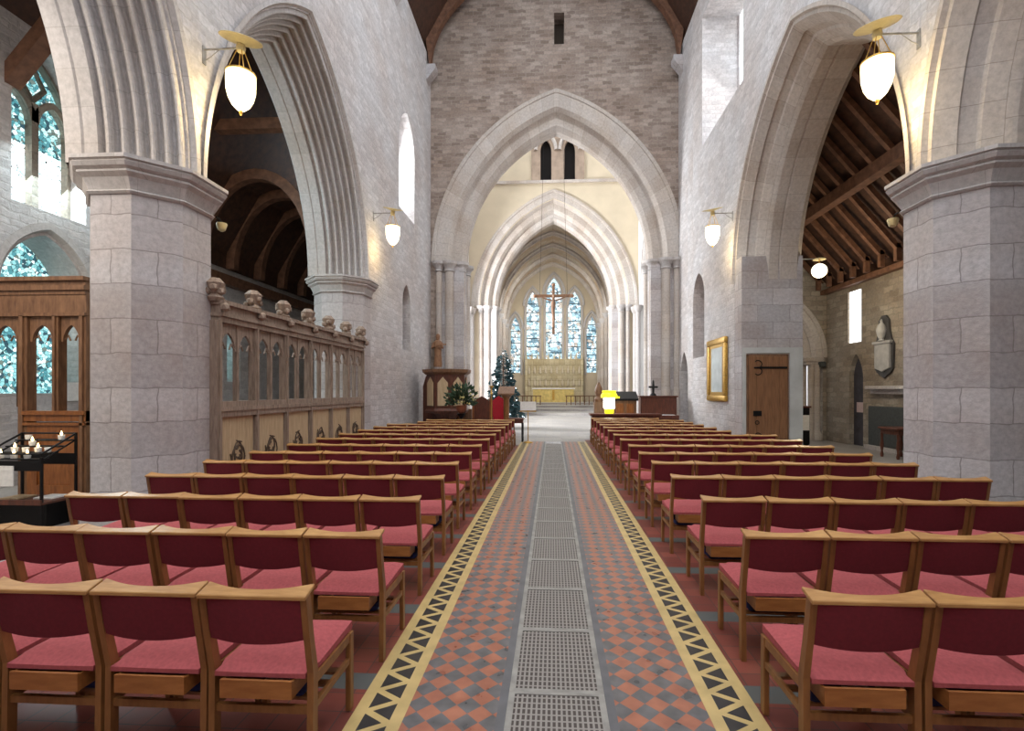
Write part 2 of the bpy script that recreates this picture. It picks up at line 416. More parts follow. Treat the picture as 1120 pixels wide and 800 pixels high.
# buff and black zigzag borders
for side, n in ((-1, 'left'), (1, 'right')):
    x_in, x_out = (.75, 1.02) if side < 0 else (.79, 1.06)
    b = stroot('trim_2' if side < 0 else 'trim_3')
    f = MB()
    f.box(*sorted((side * x_in, side * x_out)), -1, 16.0, -.25, .002)
    f.build('buff_border', 'yellow_tile', b, 0)
    z = MB(); a, c_ = x_in + .065, x_out - .065; per = .175; y = -.9
    while y < 15.9:
        for (p, q, r) in (((a, y), (a, y + per * .74), (a + (c_ - a) * .76, y + per * .37)), ((c_, y + per * .5), (c_, y + per * 1.24), (c_ - (c_ - a) * .76, y + per * .87))):
            z.prism([(side * v[0], v[1]) for v in (p, q, r)], 'z', -.001, .0032)
        y += per
    z.build('black_zigzag', 'black_tile', b, 0)

# ------------------------------------------------------------------ nave walls
LY = (6.28, 12.25); RY0, RJ = 6.645, 12.6
sL = (LY[1] - LY[0]) / 2 - .62; cL = (LY[0] + LY[1]) / 2; cL0 = LY[0] - (LY[1] - LY[0]) / 2
sR = (RJ - RY0 - .62) / 2; cR = RJ - sR; sR0 = 2.45; cR0 = RY0 - .62 - sR0
rO = .475
left_ops = [opening(cL0, sL, 0, SPR, RISE, rO), opening(cL, sL, 0, SPR, RISE, rO),
            opening(15.65, .42, 2.94, 4.45, .6), opening(15.7, .85, 7.3, 9.4, 1.2)]
st(wall(MB(), nave(-1, W), -3, 18.8, 0, NT, T, left_ops).build('wall_left', 'wall', smooth=0))
right_ops = [opening(cR0, sR0, 0, SPR, RISE, rO), opening(cR, sR, 0, SPR, RISE, rO),
             opening(16.25, .62, 2.72, 4.6, .85), opening(18.0, .5, 0, 2.1, .95), rect(12.5, 15.85, 9.35, 13.4)]
TR = 1.48
st(wall(MB(), nave(1, W), -3, 18.8, 0, NT, TR, right_ops).build('wall_right', 'wall', smooth=0))
# backs of the niches
mb = MB(); mb.box(-W - .75, -W - .6, 15.0, 16.3, 2.7, 5.2); mb.box(W + .55, W + .7, 15.5, 17, 2.6, 5.6)
st(mb.build('trim_4', plain('niche_pinkstone', (.30, .21, .18), .9, noise=.25, scale=5), smooth=0))
mb = MB(); mb.box(W + .6, W + .7, 17.3, 18.7, 0, 3.2)
st(mb.build('door_2', plain('grey_oak_door', (.20, .19, .185), .8, noise=.3, scale=6), smooth=0))
# jamb block of the right arch (carries the door) and pier tops
mb = MB(); mb.box(W + .004, 6.18, RJ, RJ + .5, 0, 5.0); st(mb.build('wall_right_jamb', 'ashlar', smooth=0))
# arch mouldings
profL = [(-.07, .60), (-.07, .53), (-.01, .50)] + rolls(0, .47, .74, .02, 6, .075, 8) + [(.78, 0), (.95, 0), (.97, .02), (.99, 0), (1.2, 0), (1.26, .08), (1.26, rO + .1)]
profR = [(-.06, .56), (-.06, .49), (0, .46), (0, .40), (.20, .27), (.24, .30), (.38, .22), (.40, .17), (.62, .02), (.66, 0), (.88, 0), (.90, .03), (.93, 0), (1.34, 0), (1.48, .12), (1.48, rO + .1)]
for i, (side, c, s, pf, mt) in enumerate(((-1, cL0, sL, profL, 'arch'), (-1, cL, sL, profL, 'arch'), (1, cR0, sR0, profR, 'warm_arch'), (1, cR, sR, profR, 'warm_arch'))):
    a = MB(); ring(a, nave(side, W), c, s, RISE, SPR, pf, 26)
    st(a.build('arch', mt, smooth=50))
def pier(x, y, label):
    r = thing('pier', label, 'pier', (x, y, 0)); r['kind'] = 'structure'
    k = 1 / math.cos(PI / 8); ap = .622
    MB().lathe([((ap + .10) * k, 0), ((ap + .10) * k, .22), ((ap + .04) * k, .30), (ap * k, .34), (ap * k, 4.06)], n=8, rot=PI / 8).build('shaft', 'ashlar', r, 20)
    pr = [(.02, 4.02), (.045, 4.045), (.02, 4.07), (.03, 4.10), (.075, 4.20), (.13, 4.245), (.13, 4.265), (.115, 4.275), (.16, 4.30), (.185, 4.345), (.165, 4.36), (.165, 4.37), (.195, 4.38), (.195, 4.425), (.1, 4.427)]
    MB().lathe([((ap + a) * k, z) for a, z in pr], n=8, rot=PI / 8).build('capital', 'arch', r, 20)
    return r
pier(-W - .62, LY[0], 'octagonal grey stone pier beside the candle stand on the left')
pier(-W - .62, LY[1], 'far octagonal stone pier at the end of the carved oak screen')
pier(W + .62, RY0, 'octagonal grey stone pier at the right edge, behind red chairs')
# spotlights on the piers
def spot(loc, label, rz):
    t = thing('spotlight', label, 'spotlight', loc, rz)
    MB().lathe([(.02, 0), (.05, .02), (.075, .1), (.07, .12)], (0, 0, 0), 12).build('housing', 'lamp_disc', t)
    MB().tube([(0, 0, .12), (0, .05, .17), (0, .12, .17)], .012, 6).build('bracket', 'iron', t)
    return t
spot((-W - .22, LY[0] + .80, 4.02), 'small white spotlight high on the far side of the left pier', -PI)
spot((W + .22, RY0 + .80, 4.02), 'small white spotlight high on the far side of the right pier', -PI)

# iron door in the right jamb
d = stroot('door_1', (5.32, RJ, 0)); d['label'] = 'plank oak door with black iron strap hinge in the right-hand jamb'
def plank_door(root, w, h):
    m = MB(); n = 5
    for k in range(n):
        m.box(-w / 2 + k * w / n + .002, -w / 2 + (k + 1) * w / n - .002, -.06, 0, .15, h, .004, 1)
    m.build('door_leaf', 'door_oak', root, 0)
    fr = MB(); fr.box(-w / 2 - .05, -w / 2 - .005, -.035, 0, .1, h + .04); fr.box(w / 2 + .005, w / 2 + .04, -.035, 0, .1, h + .04); fr.box(-w / 2 - .05, w / 2 + .04, -.035, 0, h + .005, h + .05)
    fr.build('door_frame', 'brown_oak', root, 0)
    for z in (h - .28, .42):
        hg = MB(); hg.box(-w / 2 + .2, w / 2 - .01, -.075, -.06, z - .025, z + .025)
        hg.tube([(-w / 2 + .25, -.07, z), (-w / 2 + .12, -.07, z)], .02, 8)
        for s in (-1, 1):
            pts = [(-w / 2 + .22 + .09 * math.sin(a), -.068, z + s * .09 - s * .09 * math.cos(a)) for a in [i * .5 for i in range(9)]]
            hg.tube(pts, .012, 6)
        hg.build('strap_hinge', 'iron', root)
    lk = MB(); lk.box(-w / 2 + .1, -w / 2 + .3, -.085, -.06, 1.02, 1.15, .005, 1); lk.build('lock_plate', 'iron', root)
    hd = MB(); hd.tube([(-w / 2 + .19 + .045 * math.cos(a), -.085, .86 + .045 * math.sin(a)) for a in [i * PI / 6 for i in range(13)]], .01, 6)
    hd.build('ring_handle', 'iron', root)
    # pale stone surround is in the jamb
plank_door(d, .93, 2.5)
mb = MB(); mb.box(4.72, 4.80, RJ - .03, RJ, 0, 2.72); mb.box(5.86, 6.17, RJ - .03, RJ, 0, 2.72); mb.box(4.80, 5.86, RJ - .03, RJ, 2.58, 2.72)
st(mb.build('trim_5', plain('pale_door_surround', (.50, .51, .49), .85, noise=.12, scale=3), smooth=0))

# clerestory panes
for i, (sd, y0, y1, z0) in enumerate(((-1, 14.7, 16.7, 7.2), (1, 12.5, 15.85, 9.35))):
    w_ = stroot(f'window_{i+1}')
    MB().box(*sorted((sd * (W + T - .12), sd * (W + T - .08))), y0, y1, z0, 13.4 if sd > 0 else 10.8).build('pane', 'day', w_, 0)
    f = MB()
    for k in range(5):
        y = y0 + (y1 - y0) * k / 4; f.box(*sorted((sd * (W + T - .16), sd * (W + T - .06))), y - .05, y + .05, z0, 13.4 if sd > 0 else 10.8)
    f.build('mullion', 'ashlar', w_, 0)

# ------------------------------------------------------------------ end wall with crossing arch
EY = 18.8; ET = 1.5; ES = 3.55; EC = .13; ESP = 6.6; ER = 5.2
mb = wall(MB(), cross(EY), -W - .3, W + .3, 0, 21, ET, [opening(EC, ES, 0, ESP, ER, .95), rect(.05, .43, 14.82, 16.02)])
st(mb.build('wall_end', 'rubble', smooth=0))
mb = MB(); mb.box(.0, .5, EY + .6, EY + .7, 14.7, 16.1); st(mb.build('window_3', 'louvre', smooth=0))
pe = [(-.05, 1.25), (-.05, 1.12), (-.01, 1.10), (-.01, .62), (.16, .50), (.20, .52), (.34, .44), (.38, .40), (.38, .14), (.5, .03), (.55, 0), (.95, 0), (1.12, .14), (1.12, .4), (1.5, .5), (1.5, 1.0)]
a = MB(); ring(a, cross(EY), EC, ES, ER, ESP, pe, 26); st(a.build('arch', 'warm_arch', smooth=50))
# responds under it: clustered shafts, capitals
def respond(xj, sgn, Y, zc, label):
    r = stroot('respond', (xj, Y, 0))
    m = MB(); m.box(*sorted((0, sgn * 1.0)), .02, 1.5, 0, zc)
    m.build('core', 'ashlar', r, 0)
    for (dx, dy, rad) in ((sgn * .12, .2, .15), (sgn * .55, .0, .17), (sgn * .95, -.04, .12), (sgn * .05, .8, .17)):
        MB().lathe([(rad + .09, 0), (rad + .09, .25), (rad + .02, .38), (rad, .42), (rad, zc - .38)], (dx, dy, 0), 14).build('shaft', 'warm_arch', r)
        MB().lathe([(rad, zc - .40), (rad + .05, zc - .36), (rad + .01, zc - .32), (rad + .04, zc - .2), (rad + .14, zc - .1), (rad + .15, zc)], (dx, dy, 0), 14).build('capital', 'arch', r)
    return r
respond(EC - ES, -1, EY, ESP, '')
respond(EC + ES, 1, EY, ESP, '')

# nave roof over the last bay
rt = stroot('ceiling')
mb = MB()
for s in (-1, 1):
    mb.poly([(s * (W + .4), 13.0, NT - .2), (s * (W + .4), EY, NT - .2), (0, EY, 23.0), (0, 13.0, 23.0)])
mb.build('roof_boarding', 'roof', rt, 0)
for Y in (14.4, 18.3):
    for s in (-1, 1):
        b = MB(); pts = []
        for i in range(11):
            t = i / 10; pts.append((s * (W - .12 - 3.9 * t ** 1.6), Y, 13.7 + 4.4 * t ** .72))
        outer = [(s * (W - .12 - 4.2 * t ** 1.3), 14.2 + 4.7 * t ** .95) for t in [i / 10 for i in range(11)]]
        ol = [(p[0], p[2]) for p in pts] + [(x + s * .2, z + .9) for x, z in outer[::-1]]
        b.prism(ol, 'y', Y - .14, Y + .14); b.build('arched_brace', 'beam', rt, 30)
        cb = MB(); cb.prism([(s * W, 13.2), (s * (W - .12), 13.35), (s * (W - .34), 13.62), (s * (W - .34), 13.8), (s * W, 13.8)], 'y', Y - .2, Y + .2); cb.build('corbel', 'ashlar', rt, 0)

# ------------------------------------------------------------------ crossing
CY = 30.0; CS = 3.5; CH = 5.4; CSP = 6.8
mb = wall(MB(), cross(CY), -6.5, 6.5, 0, 21, 1.5, [opening(.05, CS, 0, CSP, CH, 1.0), rect(-.93, .05, 14.4, 17.6), rect(.55, 1.55, 14.4, 17.6)])
st(mb.build('wall_crossing', 'plaster', smooth=0))
a = MB(); ring(a, cross(CY), .05, CS, CH, CSP, [(-.08, 1.55), (-.08, 1.42), (-.03, 1.38), (-.03, 1.05), (.14, .92), (.2, .94), (.3, .86), (.32, .55), (.48, .42), (.52, .45), (.62, .38), (.64, .14), (.78, 0), (1.3, 0), (1.5, .2), (1.5, 1.0)], 26)
st(a.build('arch', 'warm_arch', smooth=50))
mb = MB(); mb.box(-5.2, 5.2, CY - .12, CY, 14.24, 14.4); st(mb.build('trim_6', 'warm_arch', smooth=0))
# twin belfry openings
bw = stroot('window_4')
mb = MB()
wall(mb, cross(CY - .10), -1.3, 1.9, 14.4, 17.3, .3, [opening(-.42, .33, 14.4, 16.2, .75), opening(1.02, .33, 14.4, 16.2, .75)])
mb.build('stone_surround', plain('brownstone', (.33, .25, .19), .9, noise=.2, scale=3), bw, 0)
hm = MB()
for c_ in (-.42, 1.02): ring(hm, cross(CY - .12), c_, .5, .95, 16.2, [(.0, .22), (-.12, .18), (-.12, .06), (0, 0)], 10)
hm.build('hood_mould', 'warm_arch', bw)
MB().box(-1.2, 1.8, CY + .3, CY + .34, 14.3, 17.4).build('dark_sheet', 'dark', bw, 0)  # one flat near-black sheet closing both openings
# crossing side walls with transept arches
for s, n in ((-1, 'wall_crossing_left'), (1, 'wall_crossing_right')):
    m = wall(MB(), nave(s, 5.15), EY + ET, CY, 0, 21, 1.2, [opening(25.2, 3.4, 0, 6.6, 5.0, .76)])
    st(m.build(n, 'white_plaster', smooth=0))
    a = MB(); ring(a, nave(s, 5.15), 25.2, 3.4, 5.0, 6.6, [(-.06, .9), (-.06, .78), (0, .75), (0, .5), (.2, .35), (.3, .35), (.45, .15), (.5, 0), (1.0, 0), (1.2, .3), (1.21, .8)], 16)
    st(a.build('arch', 'arch', smooth=50))
    m = MB(); m.box(*sorted((s * 11.8, s * 12)), 20, 31, 0, 14); m.box(*sorted((s * 6.3, s * 12)), 20.0, 20.3, 0, 14); m.box(*sorted((s * 6.5, s * 12)), 30.0, 30.3, 0, 14)
    st(m.build('wall_transept_' + ('left' if s < 0 else 'right'), 'white_plaster', smooth=0))
for sgn in (-1, 1):
    respond(.05 + sgn * CS, sgn, CY, CSP, '')
    r = stroot('respond', (0, 0, 0))
    for (x, y, rad) in ((sgn * 4.95, 29.85, .17), (sgn * 5.0, 29.3, .13)):
        MB().lathe([(rad + .09, 0), (rad + .09, .3), (rad, .4), (rad, 6.3)], (x, y, 0), 14).build('shaft', 'arch', r)
        MB().lathe([(rad, 6.25), (rad + .04, 6.3), (rad + .14, 6.55), (rad + .15, 6.65)], (x, y, 0), 14).build('capital', 'arch', r)

# ------------------------------------------------------------------ chancel
VS, VH, VSP = 4.55, 5.9, 8.0; VY0, VY1 = CY + 1.5, 48.0
a = MB(); ring(a, cross(VY0), 0, VS, VH, VSP, [(0, 0), (3.3, 0), (6.6, 0), (9.9, 0), (13.2, 0), (VY1 - VY0, 0)], 18)
st(a.build('ceiling_vault', stone('vault_web', (.50, .42, .33), (.40, .33, .25), (.34, .28, .22), .5, .25, .01, .02, (.85, .7, .55), bump=.1), smooth=50))
for y in (31.9, 34.8, 37.9, 41.0, 44.2, 47.2):
    a = MB(); ring(a, cross(y), 0, VS, VH, VSP, [(-.22, .1), (-.22, -.12), (-.1, -.2), (-.05, -.34), (.05, -.34), (.1, -.2), (.22, -.12), (.22, .1)], 18)
    st(a.build('vault_rib', 'warm_arch', smooth=50))
    for s in (-1, 1):
        r = stroot('respond', (s * (VS - .12), y, 0))
        for dy in (-.16, .16, 0):
            MB().lathe([(.15, .2), (.15, .5), (.1, .6), (.1, VSP - .35)], (-s * (.1 if dy == 0 else 0), dy, 0), 10).build('shaft', 'warm_arch', r)
        MB().lathe([(.2, VSP - .4), (.24, VSP - .35), (.22, VSP - .3), (.36, VSP - .05), (.36, VSP + .04)], (0, 0, 0), 12).build('capital', 'arch', r)
for s, n in ((-1, 'wall_chancel_left'), (1, 'wall_chancel_right')):
    ops = [opening(y + dy, .42, 3.6, 8.4, 1.2) for y in (33.4, 36.4, 39.5, 42.6, 45.7) for dy in (-.6, .6)]
    st(wall(MB(), nave(s, VS), VY0, VY1, 0, 12.4, .9, ops).build(n, 'white_plaster', smooth=0))
    wn = stroot(f'window_{7 if s < 0 else 8}')
    for y in (33.4, 36.4, 39.5, 42.6, 45.7):
        for dy in (-.6, .6):
            MB().box(*sorted((s * (VS + .6), s * (VS + .64))), y + dy - .5, y + dy + .5, 3.5, 9.8).build('pane', 'day', wn, 0)  # unseen glowing side panes, added to light the chancel
lan = [(.1, .78, 11.0, 1.75), (-1.95, .62, 9.9, 1.5), (2.1, .62, 9.9, 1.5), (-3.65, .48, 7.7, 1.25), (3.75, .48, 7.7, 1.25)]
ops = [opening(x, s, 3.4, sp, h) for x, s, sp, h in lan]
st(wall(MB(), cross(VY1), -VS - .3, VS + .3, 0, 14.6, .8, ops).build('wall_east', 'plaster', smooth=0))
ew = stroot('window_5')
for x, s, sp, h in lan:
    m = MB(); o = opening(x, s + .05, 3.4, sp, h)
    m.prism([(p[0], 3.4) for p in (o[0], o[-1])][:1] + [(p[0], p[2]) for p in o] + [(o[-1][0], 3.4)], 'y', VY1 + .45, VY1 + .5); m.build('pane', 'east', ew, 0)
    f = MB(); ring(f, cross(VY1), x, s, h, sp, [(-.02, .38), (-.14, .34), (-.14, .22), (-.02, .18), (.02, .06), (-.08, .02), (-.08, -.08), (.1, -.12), (.2, -.04), (.3, 0)], 10); f.build('hood_mould', 'arch', ew)
    for sg in (-1, 1):
        MB().lathe([(.1, 3.2), (.1, sp)], (x + sg * (s + .13), VY1 - .08, 0), 10).build('nook_shaft', 'arch', ew)
    for k in range(1, 9):
        z = 3.4 + (sp + h - 3.4) * k / 9.5
        MB().box(x - s, x + s, VY1 + .40, VY1 + .45, z - .035, z + .035).build('saddle_bar', 'iron', ew, 0)

# altar, reredos, rail
al = thing('altar', 'golden-fronted altar below the carved reredos at the far east end', 'altar', (.05, 45.4, .6))
MB().box(-1.85, 1.85, -.5, .5, 0, 1.18).build('frontal', 'altarcloth', al, 0)
MB().box(-1.95, 1.95, -.56, .56, 1.18, 1.28, .02, 1).build('top_slab', 'paper', al, 0)
MB().box(-.1, .1, -.52, -.5, .2, 1.1).build('orphrey', 'gold', al, 0)
rd = thing('reredos', 'wide cream stone reredos with tiers of canopied niches behind the altar', 'reredos', (.12, 47.3, .6))
MB().box(-2.8, 2.8, 0, .5, 0, 4.1).build('panel', 'reredos', rd, 0)
for k in range(11):
    x = -2.65 + .53 * k
    MB().box(x - .06, x + .06, -.16, 0, 0, 4.1).lathe([(.09, 4.1), (.07, 4.25), (0.005, 4.75)], (x, -.08, 0), 6).build('pinnacle', 'reredos', rd, 0)
for tier, (z0, z1) in enumerate(((1.5, 2.5), (2.7, 3.9))):
    for k in range(10):
        x = -2.385 + .53 * k
        m = MB(); m.prism([(x - .2, z1 - .4), (x, z1), (x + .2, z1 - .4), (x + .14, z1 - .42), (x, z1 - .15), (x - .14, z1 - .42)], 'y', -.12, 0); m.build('canopy', 'reredos', rd, 0)
        m = MB(); m.lathe([(.09, z0), (.12, z0 + .1), (.08, z0 + .45), (.05, z0 + .5), (.06, z0 + .58), (.02, z0 + .66)], (x, -.09, 0), 8); m.build('figure', 'plaster', rd)
for sg, tx in ((-1, 'left'), (1, 'right')):
    rl = thing('communion_rail', f'dark oak communion rail on the {tx} side before the altar', 'rail', (sg * 2.6 + .05, 41.5, .45))
    MB().box(-1.6, 1.6, -.07, .07, .72, .8).build('top_rail', 'brown_oak', rl, 0)
    for k in range(9): MB().lathe([(.05, 0), (.03, .1), (.06, .3), (.03, .5), (.05, .72)], (-1.5 + 3 * k / 8, 0, 0), 8).build('baluster', 'brown_oak', rl)

# hanging rood
rc = thing('hanging_crucifix', 'dark wooden crucifix hanging in the air before the bright east lancets', 'crucifix', (.03, 25.0, 4.5))
m = MB(); m.box(-.07, .07, -.05, .05, 0, 2.5, .01, 1); m.build('upright', 'brown_oak', rc, 0)
m = MB(); m.box(-.95, .95, -.045, .045, 1.87, 2.01, .01, 1)
for x in (-.95, .95): m.ball((x, 0, 1.94), .1, 1)
m.ball((0, 0, 2.5), .1, 1); m.build('cross_beam', 'skinwood', rc, 0)
m = MB()
m.tube([(0, -.1, .35), (.02, -.11, .8), (-.02, -.12, 1.2), (0, -.11, 1.55), (0, -.11, 1.75), (0, -.12, 1.85)], [.05, .06, .09, .12, .06, .04], 8)
m.tube([(-.75, -.09, 1.95), (-.4, -.11, 1.78), (-.1, -.11, 1.68)], [.025, .035, .05], 6); m.tube([(.75, -.09, 1.95), (.4, -.11, 1.78), (.1, -.11, 1.68)], [.025, .035, .05], 6)
m.ball((.03, -.15, 1.9), .095, 2, (.9, 1, 1.15)); m.build('carved_figure', 'brown_oak', rc)
for x in (-.7, .7): MB().tube([(x, 0, 2.0), (x * .6, 0, 12)], .008, 5).build('wire', 'iron', rc)

# ------------------------------------------------------------------ north aisle (left)
NX = -9.3
nops = [rect(8.0, 9.35, 5.0, 7.3) if False else opening(8.66, .68, 4.95, 6.75, 1.15), opening(8.55, .75, 1.6, 3.45, 1.05), opening(13.9, .28, 1.9, 3.1, .5)]
st(wall(MB(), nave(-1, -NX), -3, 18.8, 0, 9.5, 1.0, nops).build('wall_north', 'wall', smooth=0))
w_ = stroot('window_6')
m = MB(); m.box(NX - .5, NX - .46, 7.95, 9.4, 6.2, 8.0); m.build('pane', 'teal', w_, 0)
m = MB(); m.box(NX - .5, NX - .46, 7.95, 9.4, 4.9, 6.2); m.build('pane', 'tealglare', w_, 0)
def tracery(m, mp, c, s, sill, spring, h, q):
    m.box(*sorted((mp(c, 0, q)[0], mp(c, 0, q + .14)[0])), c - .06, c + .06, sill, spring + .25)
    for sg in (-1, 1):
        ring(m, mp, c + sg * s / 2, s / 2 - .08, .42, spring - .1, [(q, .12), (q, 0), (q + .14, 0), (q + .14, .12)], 8)
    ring(m, mp, c, s - .06, h - .05, spring, [(q, .14), (q, 0), (q + .14, 0), (q + .14, .14)], 12)
    for sg in (-1, 1):
        m.box(*sorted((mp(c, 0, q)[0], mp(c, 0, q + .14)[0])), c + sg * s - .07, c + sg * s + .07, sill, spring)
    m.tube([mp(c, spring + .3, q + .07), mp(c - .22, spring + .6, q + .07), mp(c, spring + .95, q + .07), mp(c + .22, spring + .6, q + .07), mp(c, spring + .3, q + .07)], .05, 6)
m = MB(); tracery(m, nave(-1, -NX), 8.66, .68, 4.95, 6.75, 1.15, .32); m.build('tracery', M['aisle_rubble'], w_, 0)
MB().box(NX - .62, NX - .58, 7.7, 9.4, 1.5, 4.7).build('pane', 'teal', w_, 0)
m = MB(); ring(m, nave(-1, -NX), 8.55, .75, 1.05, 3.45, [(-.1, .22), (-.1, .1), (0, .05), (.1, .02), (.2, 0), (.6, -.05), (.62, -.2)], 12); m.build('hood_mould', 'arch', w_)
MB().box(NX - .42, NX - .38, 13.5, 14.3, 1.8, 3.7).build('pane', 'teal', w_, 0)
# east end of the north aisle and its dark wagon roof
m = MB(); m.box(NX, -W - T, EY, EY + .3, 0, 9.5); st(m.build('wall_north_end', 'aisle_rubble', smooth=0))
rf = stroot('ceiling_north')
m = MB(); m.poly([(NX - .5, 10.4, 4.6), (NX - .5, EY, 4.6), (-7.4, EY, 8.6), (-7.4, 10.4, 8.6)]); m.poly([(-7.4, 10.4, 8.6), (-7.4, EY, 8.6), (-W - T + .1, EY, 10.6), (-W - T + .1, 10.4, 10.6)])
m.poly([(NX - .2, -3, 8.0), (NX - .2, 10.4, 8.0), (-W - T + .1, 10.4, 10.8), (-W - T + .1, -3, 10.8)]); m.poly([(NX - .2, 10.4, 4.6), (NX - .2, 10.4, 9), (-W - T, 10.4, 11), (-W - T, 10.4, 10.4), (-7.4, 10.4, 8.6)])
m.build('roof_boarding', 'roof', rf, 0)
MB().box(NX, NX + .22, 10.4, EY, 4.62, 4.9).build('wall_plate', 'beam', rf, 0)
NCX, NHS = (NX - W - T) / 2 , (-NX - W - T) / 2
def wagon(k, off): return (NCX + (NHS - .02 - off) * math.cos(k), 5.1 + (2.25 - off) * math.sin(k))
for i, Y in enumerate((12.35, 13.6, 14.9, 16.2, 17.5)):
    o_ = [wagon(PI * k / 18, 0) for k in range(19)]; i_ = [wagon(PI * k / 18, .26) for k in range(19)]
    MB().prism(o_ + i_[::-1], 'y', Y - .11, Y + .11).build('arched_rib', 'beam', rf, 30)
m = MB(); g_ = [wagon(PI * k / 18, .02) for k in range(19)]
for p, q in zip(g_, g_[1:]): m.poly([(p[0], 12.4, p[1]), (q[0], 12.4, q[1]), (q[0], EY, q[1]), (p[0], EY, p[1])])
m.build('wagon_boarding', 'roof', rf, 0)
MB().box(NX, -W - T, 11.1, 11.35, 7.75, 8.0).build('tie_beam', 'beam', rf, 0)
for Y in (9.2, 10.15):
    MB().prism([(NX, 7.9), (NX, 8.15), (-W - T, 10.75), (-W - T, 10.5)], 'y', Y - .1, Y + .1).build('rafter', 'beam', rf, 0)
MB().prism([(-W - T, 4.9), (-W - T - .12, 5.0), (-W - T - .2, 5.25), (-W - T, 5.25)], 'y', 12.2, 12.5).build('corbel', 'ashlar', rf, 0)
for Y, x0, z0, x1, z1 in ((8.0, NX, 6.9, -6.4, 10.2), (6.0, NX, 6.9, -6.4, 10.2)):
    MB().prism([(x0, z0), (x0, z0 + .35), (x1, z1 + .35), (x1, z1)], 'y', Y - .13, Y + .13).build('rafter', 'beam', rf, 0)

# ------------------------------------------------------------------ south aisle (right)
SX = 9.05
sops = [opening(15.3, .34, 0, 2.0, .75), rect(15.05, 15.7, 3.1, 4.66)]
st(wall(MB(), nave(1, SX), -3, 17.0, 0, 5.0, .8, sops).build('wall_south', 'aisle_rubble', smooth=0))
m = MB(); m.box(SX + .05, SX + .09, 15, 15.75, 3.05, 4.7); st(m.build('window_9', 'slitday', smooth=0))
m = MB(); m.box(SX + .14, SX + .2, 14.9, 15.7, 0, 2.9); st(m.build('door_3', plain('dark_violet_door', (.045, .042, .055), .7, noise=.3, scale=5), smooth=0))
# east arch of the south aisle
st(wall(MB(), cross(16.9), 6.0, SX + .2, 0, 8.5, .7, [opening(7.1, 1.35, 0, 2.75, 1.75, .485)]).build('wall_south_end', 'aisle_rubble', smooth=0))
a = MB(); ring(a, cross(16.9), 7.1, 1.35, 1.75, 2.75, [(-.05, .62), (-.05, .5), (0, .48), (0, .28), (.12, .18), (.2, .2), (.3, .02), (.34, 0), (.68, 0), (.70, .55)], 16); st(a.build('arch', 'warm_arch', smooth=50))
r = stroot('respond', (8.45, 16.95, 0))
for dx, dy in ((.0, .25), (.12, -.02), (.28, -.08)):
    MB().lathe([(.17, 0), (.17, .2), (.1, .3), (.1, 2.5)], (dx, dy, 0), 12).build('shaft', 'warm_arch', r)
MB().box(-.08, .5, -.12, .6, 2.5, 2.60, .02, 1).box(-.12, .5, -.16, .6, 2.60, 2.74, .03, 1).build('capital', 'warm_arch', r, 0)
MB().box(.30, .5, -.26, -.05, 2.42, 2.60, .03, 1).build('corbel', 'slate', r, 0)
m = MB(); m.box(6.0, 9.5, 21, 21.2, 0, 8); st(m.build('wall_transept_back', 'white_plaster', smooth=0))
m = MB(); m.box(7.9, 8.25, 20.9, 20.95, 2.3, 4.6); st(m.build('window_10', 'slitday', smooth=0))
rf = stroot('ceiling_south')
ze, zr = 4.95, 8.6
m = MB(); m.poly([(SX + .2, -3, ze), (SX + .2, 17, ze), (W + T, 17, zr), (W + T, -3, zr)]); m.build('roof_boarding', 'roof', rf, 0)
sl = (zr - ze) / (SX + .2 - W - T)
for k in range(16):
    y = 16.7 - .62 * k
    MB().prism([(SX - .32, ze + .30 + .0), (SX - .20, ze + .22), (W + T, zr - .02), (W + T, zr - .2), (SX - .42, ze + .30)], 'y', y - .055, y + .055).build('rafter', 'beam', rf, 0)
    MB().box(SX - .42, SX - .30, y - .055, y + .055, ze - .02, ze + .42).build('ashlar_post', 'beam', rf, 0)
MB().box(7.25, 7.5, -3, 16.9, 6.55, 6.85).build('purlin', 'beam', rf, 0)
MB().box(SX - .2, SX, -3, 17, ze - .14, ze).build('wall_plate', 'beam', rf, 0)

# wall monument, ledge, slab, table, cabinet
mo = thing('wall_monument', 'grey marble memorial tablet with dark surround on the right aisle wall', 'monument', (SX - .01, 13.98, 2.15), PI / 2)
m = MB(); m.prism([(-.36, .1), (-.28, 0), (-.1, -.1), (0, -.16), (.1, -.1), (.28, 0), (.36, .1), (.4, .75), (.3, .9), (.24, 1.1), (.2, 1.42), (.08, 1.55), (-.08, 1.55), (-.2, 1.42), (-.24, 1.1), (-.3, .9), (-.4, .75)], 'y', .0, .05); m.build('dark_backing', 'darkmarble', mo, 0)
MB().prism([(-.3, .12), (0, .02), (.3, .12), (.3, .78), (-.3, .78)], 'y', .05, .1).build('tablet', 'marble', mo, 0)
MB().lathe([(.09, .86), (.06, .9), (.1, 1.0), (.13, 1.15), (.09, 1.28), (.03, 1.36), (.04, 1.4), (.005, 1.46)], (0, .1, 0), 14).build('urn', 'marble', mo)
MB().box(-.36, .36, .04, .13, .78, .85).build('ledge', 'marble', mo, 0)
bx = thing('stone_ledge', 'pale stone wall ledge above a dark slab in the right aisle', 'ledge', (SX, 13.7, 1.62))
MB().box(-.22, 0, -1.1, .85, .06, .16, .015, 1).build('shelf', 'ashlar', bx, 0)
MB().box(-.12, 0, -1.0, .75, -.06, .06).build('moulding', 'ashlar', bx, 0)
tb = thing('wall_slab', 'dark slate slab leaning against the right aisle wall under the ledge', 'slab', (SX, 13.7, 0))
MB().box(-.12, -.02, -1.1, .85, .12, 1.22, .02, 1).build('slab', 'slate', tb, 0)
MB().box(-.2, 0, -1.15, .9, 0, .12).build('plinth', 'ashlar', tb, 0)
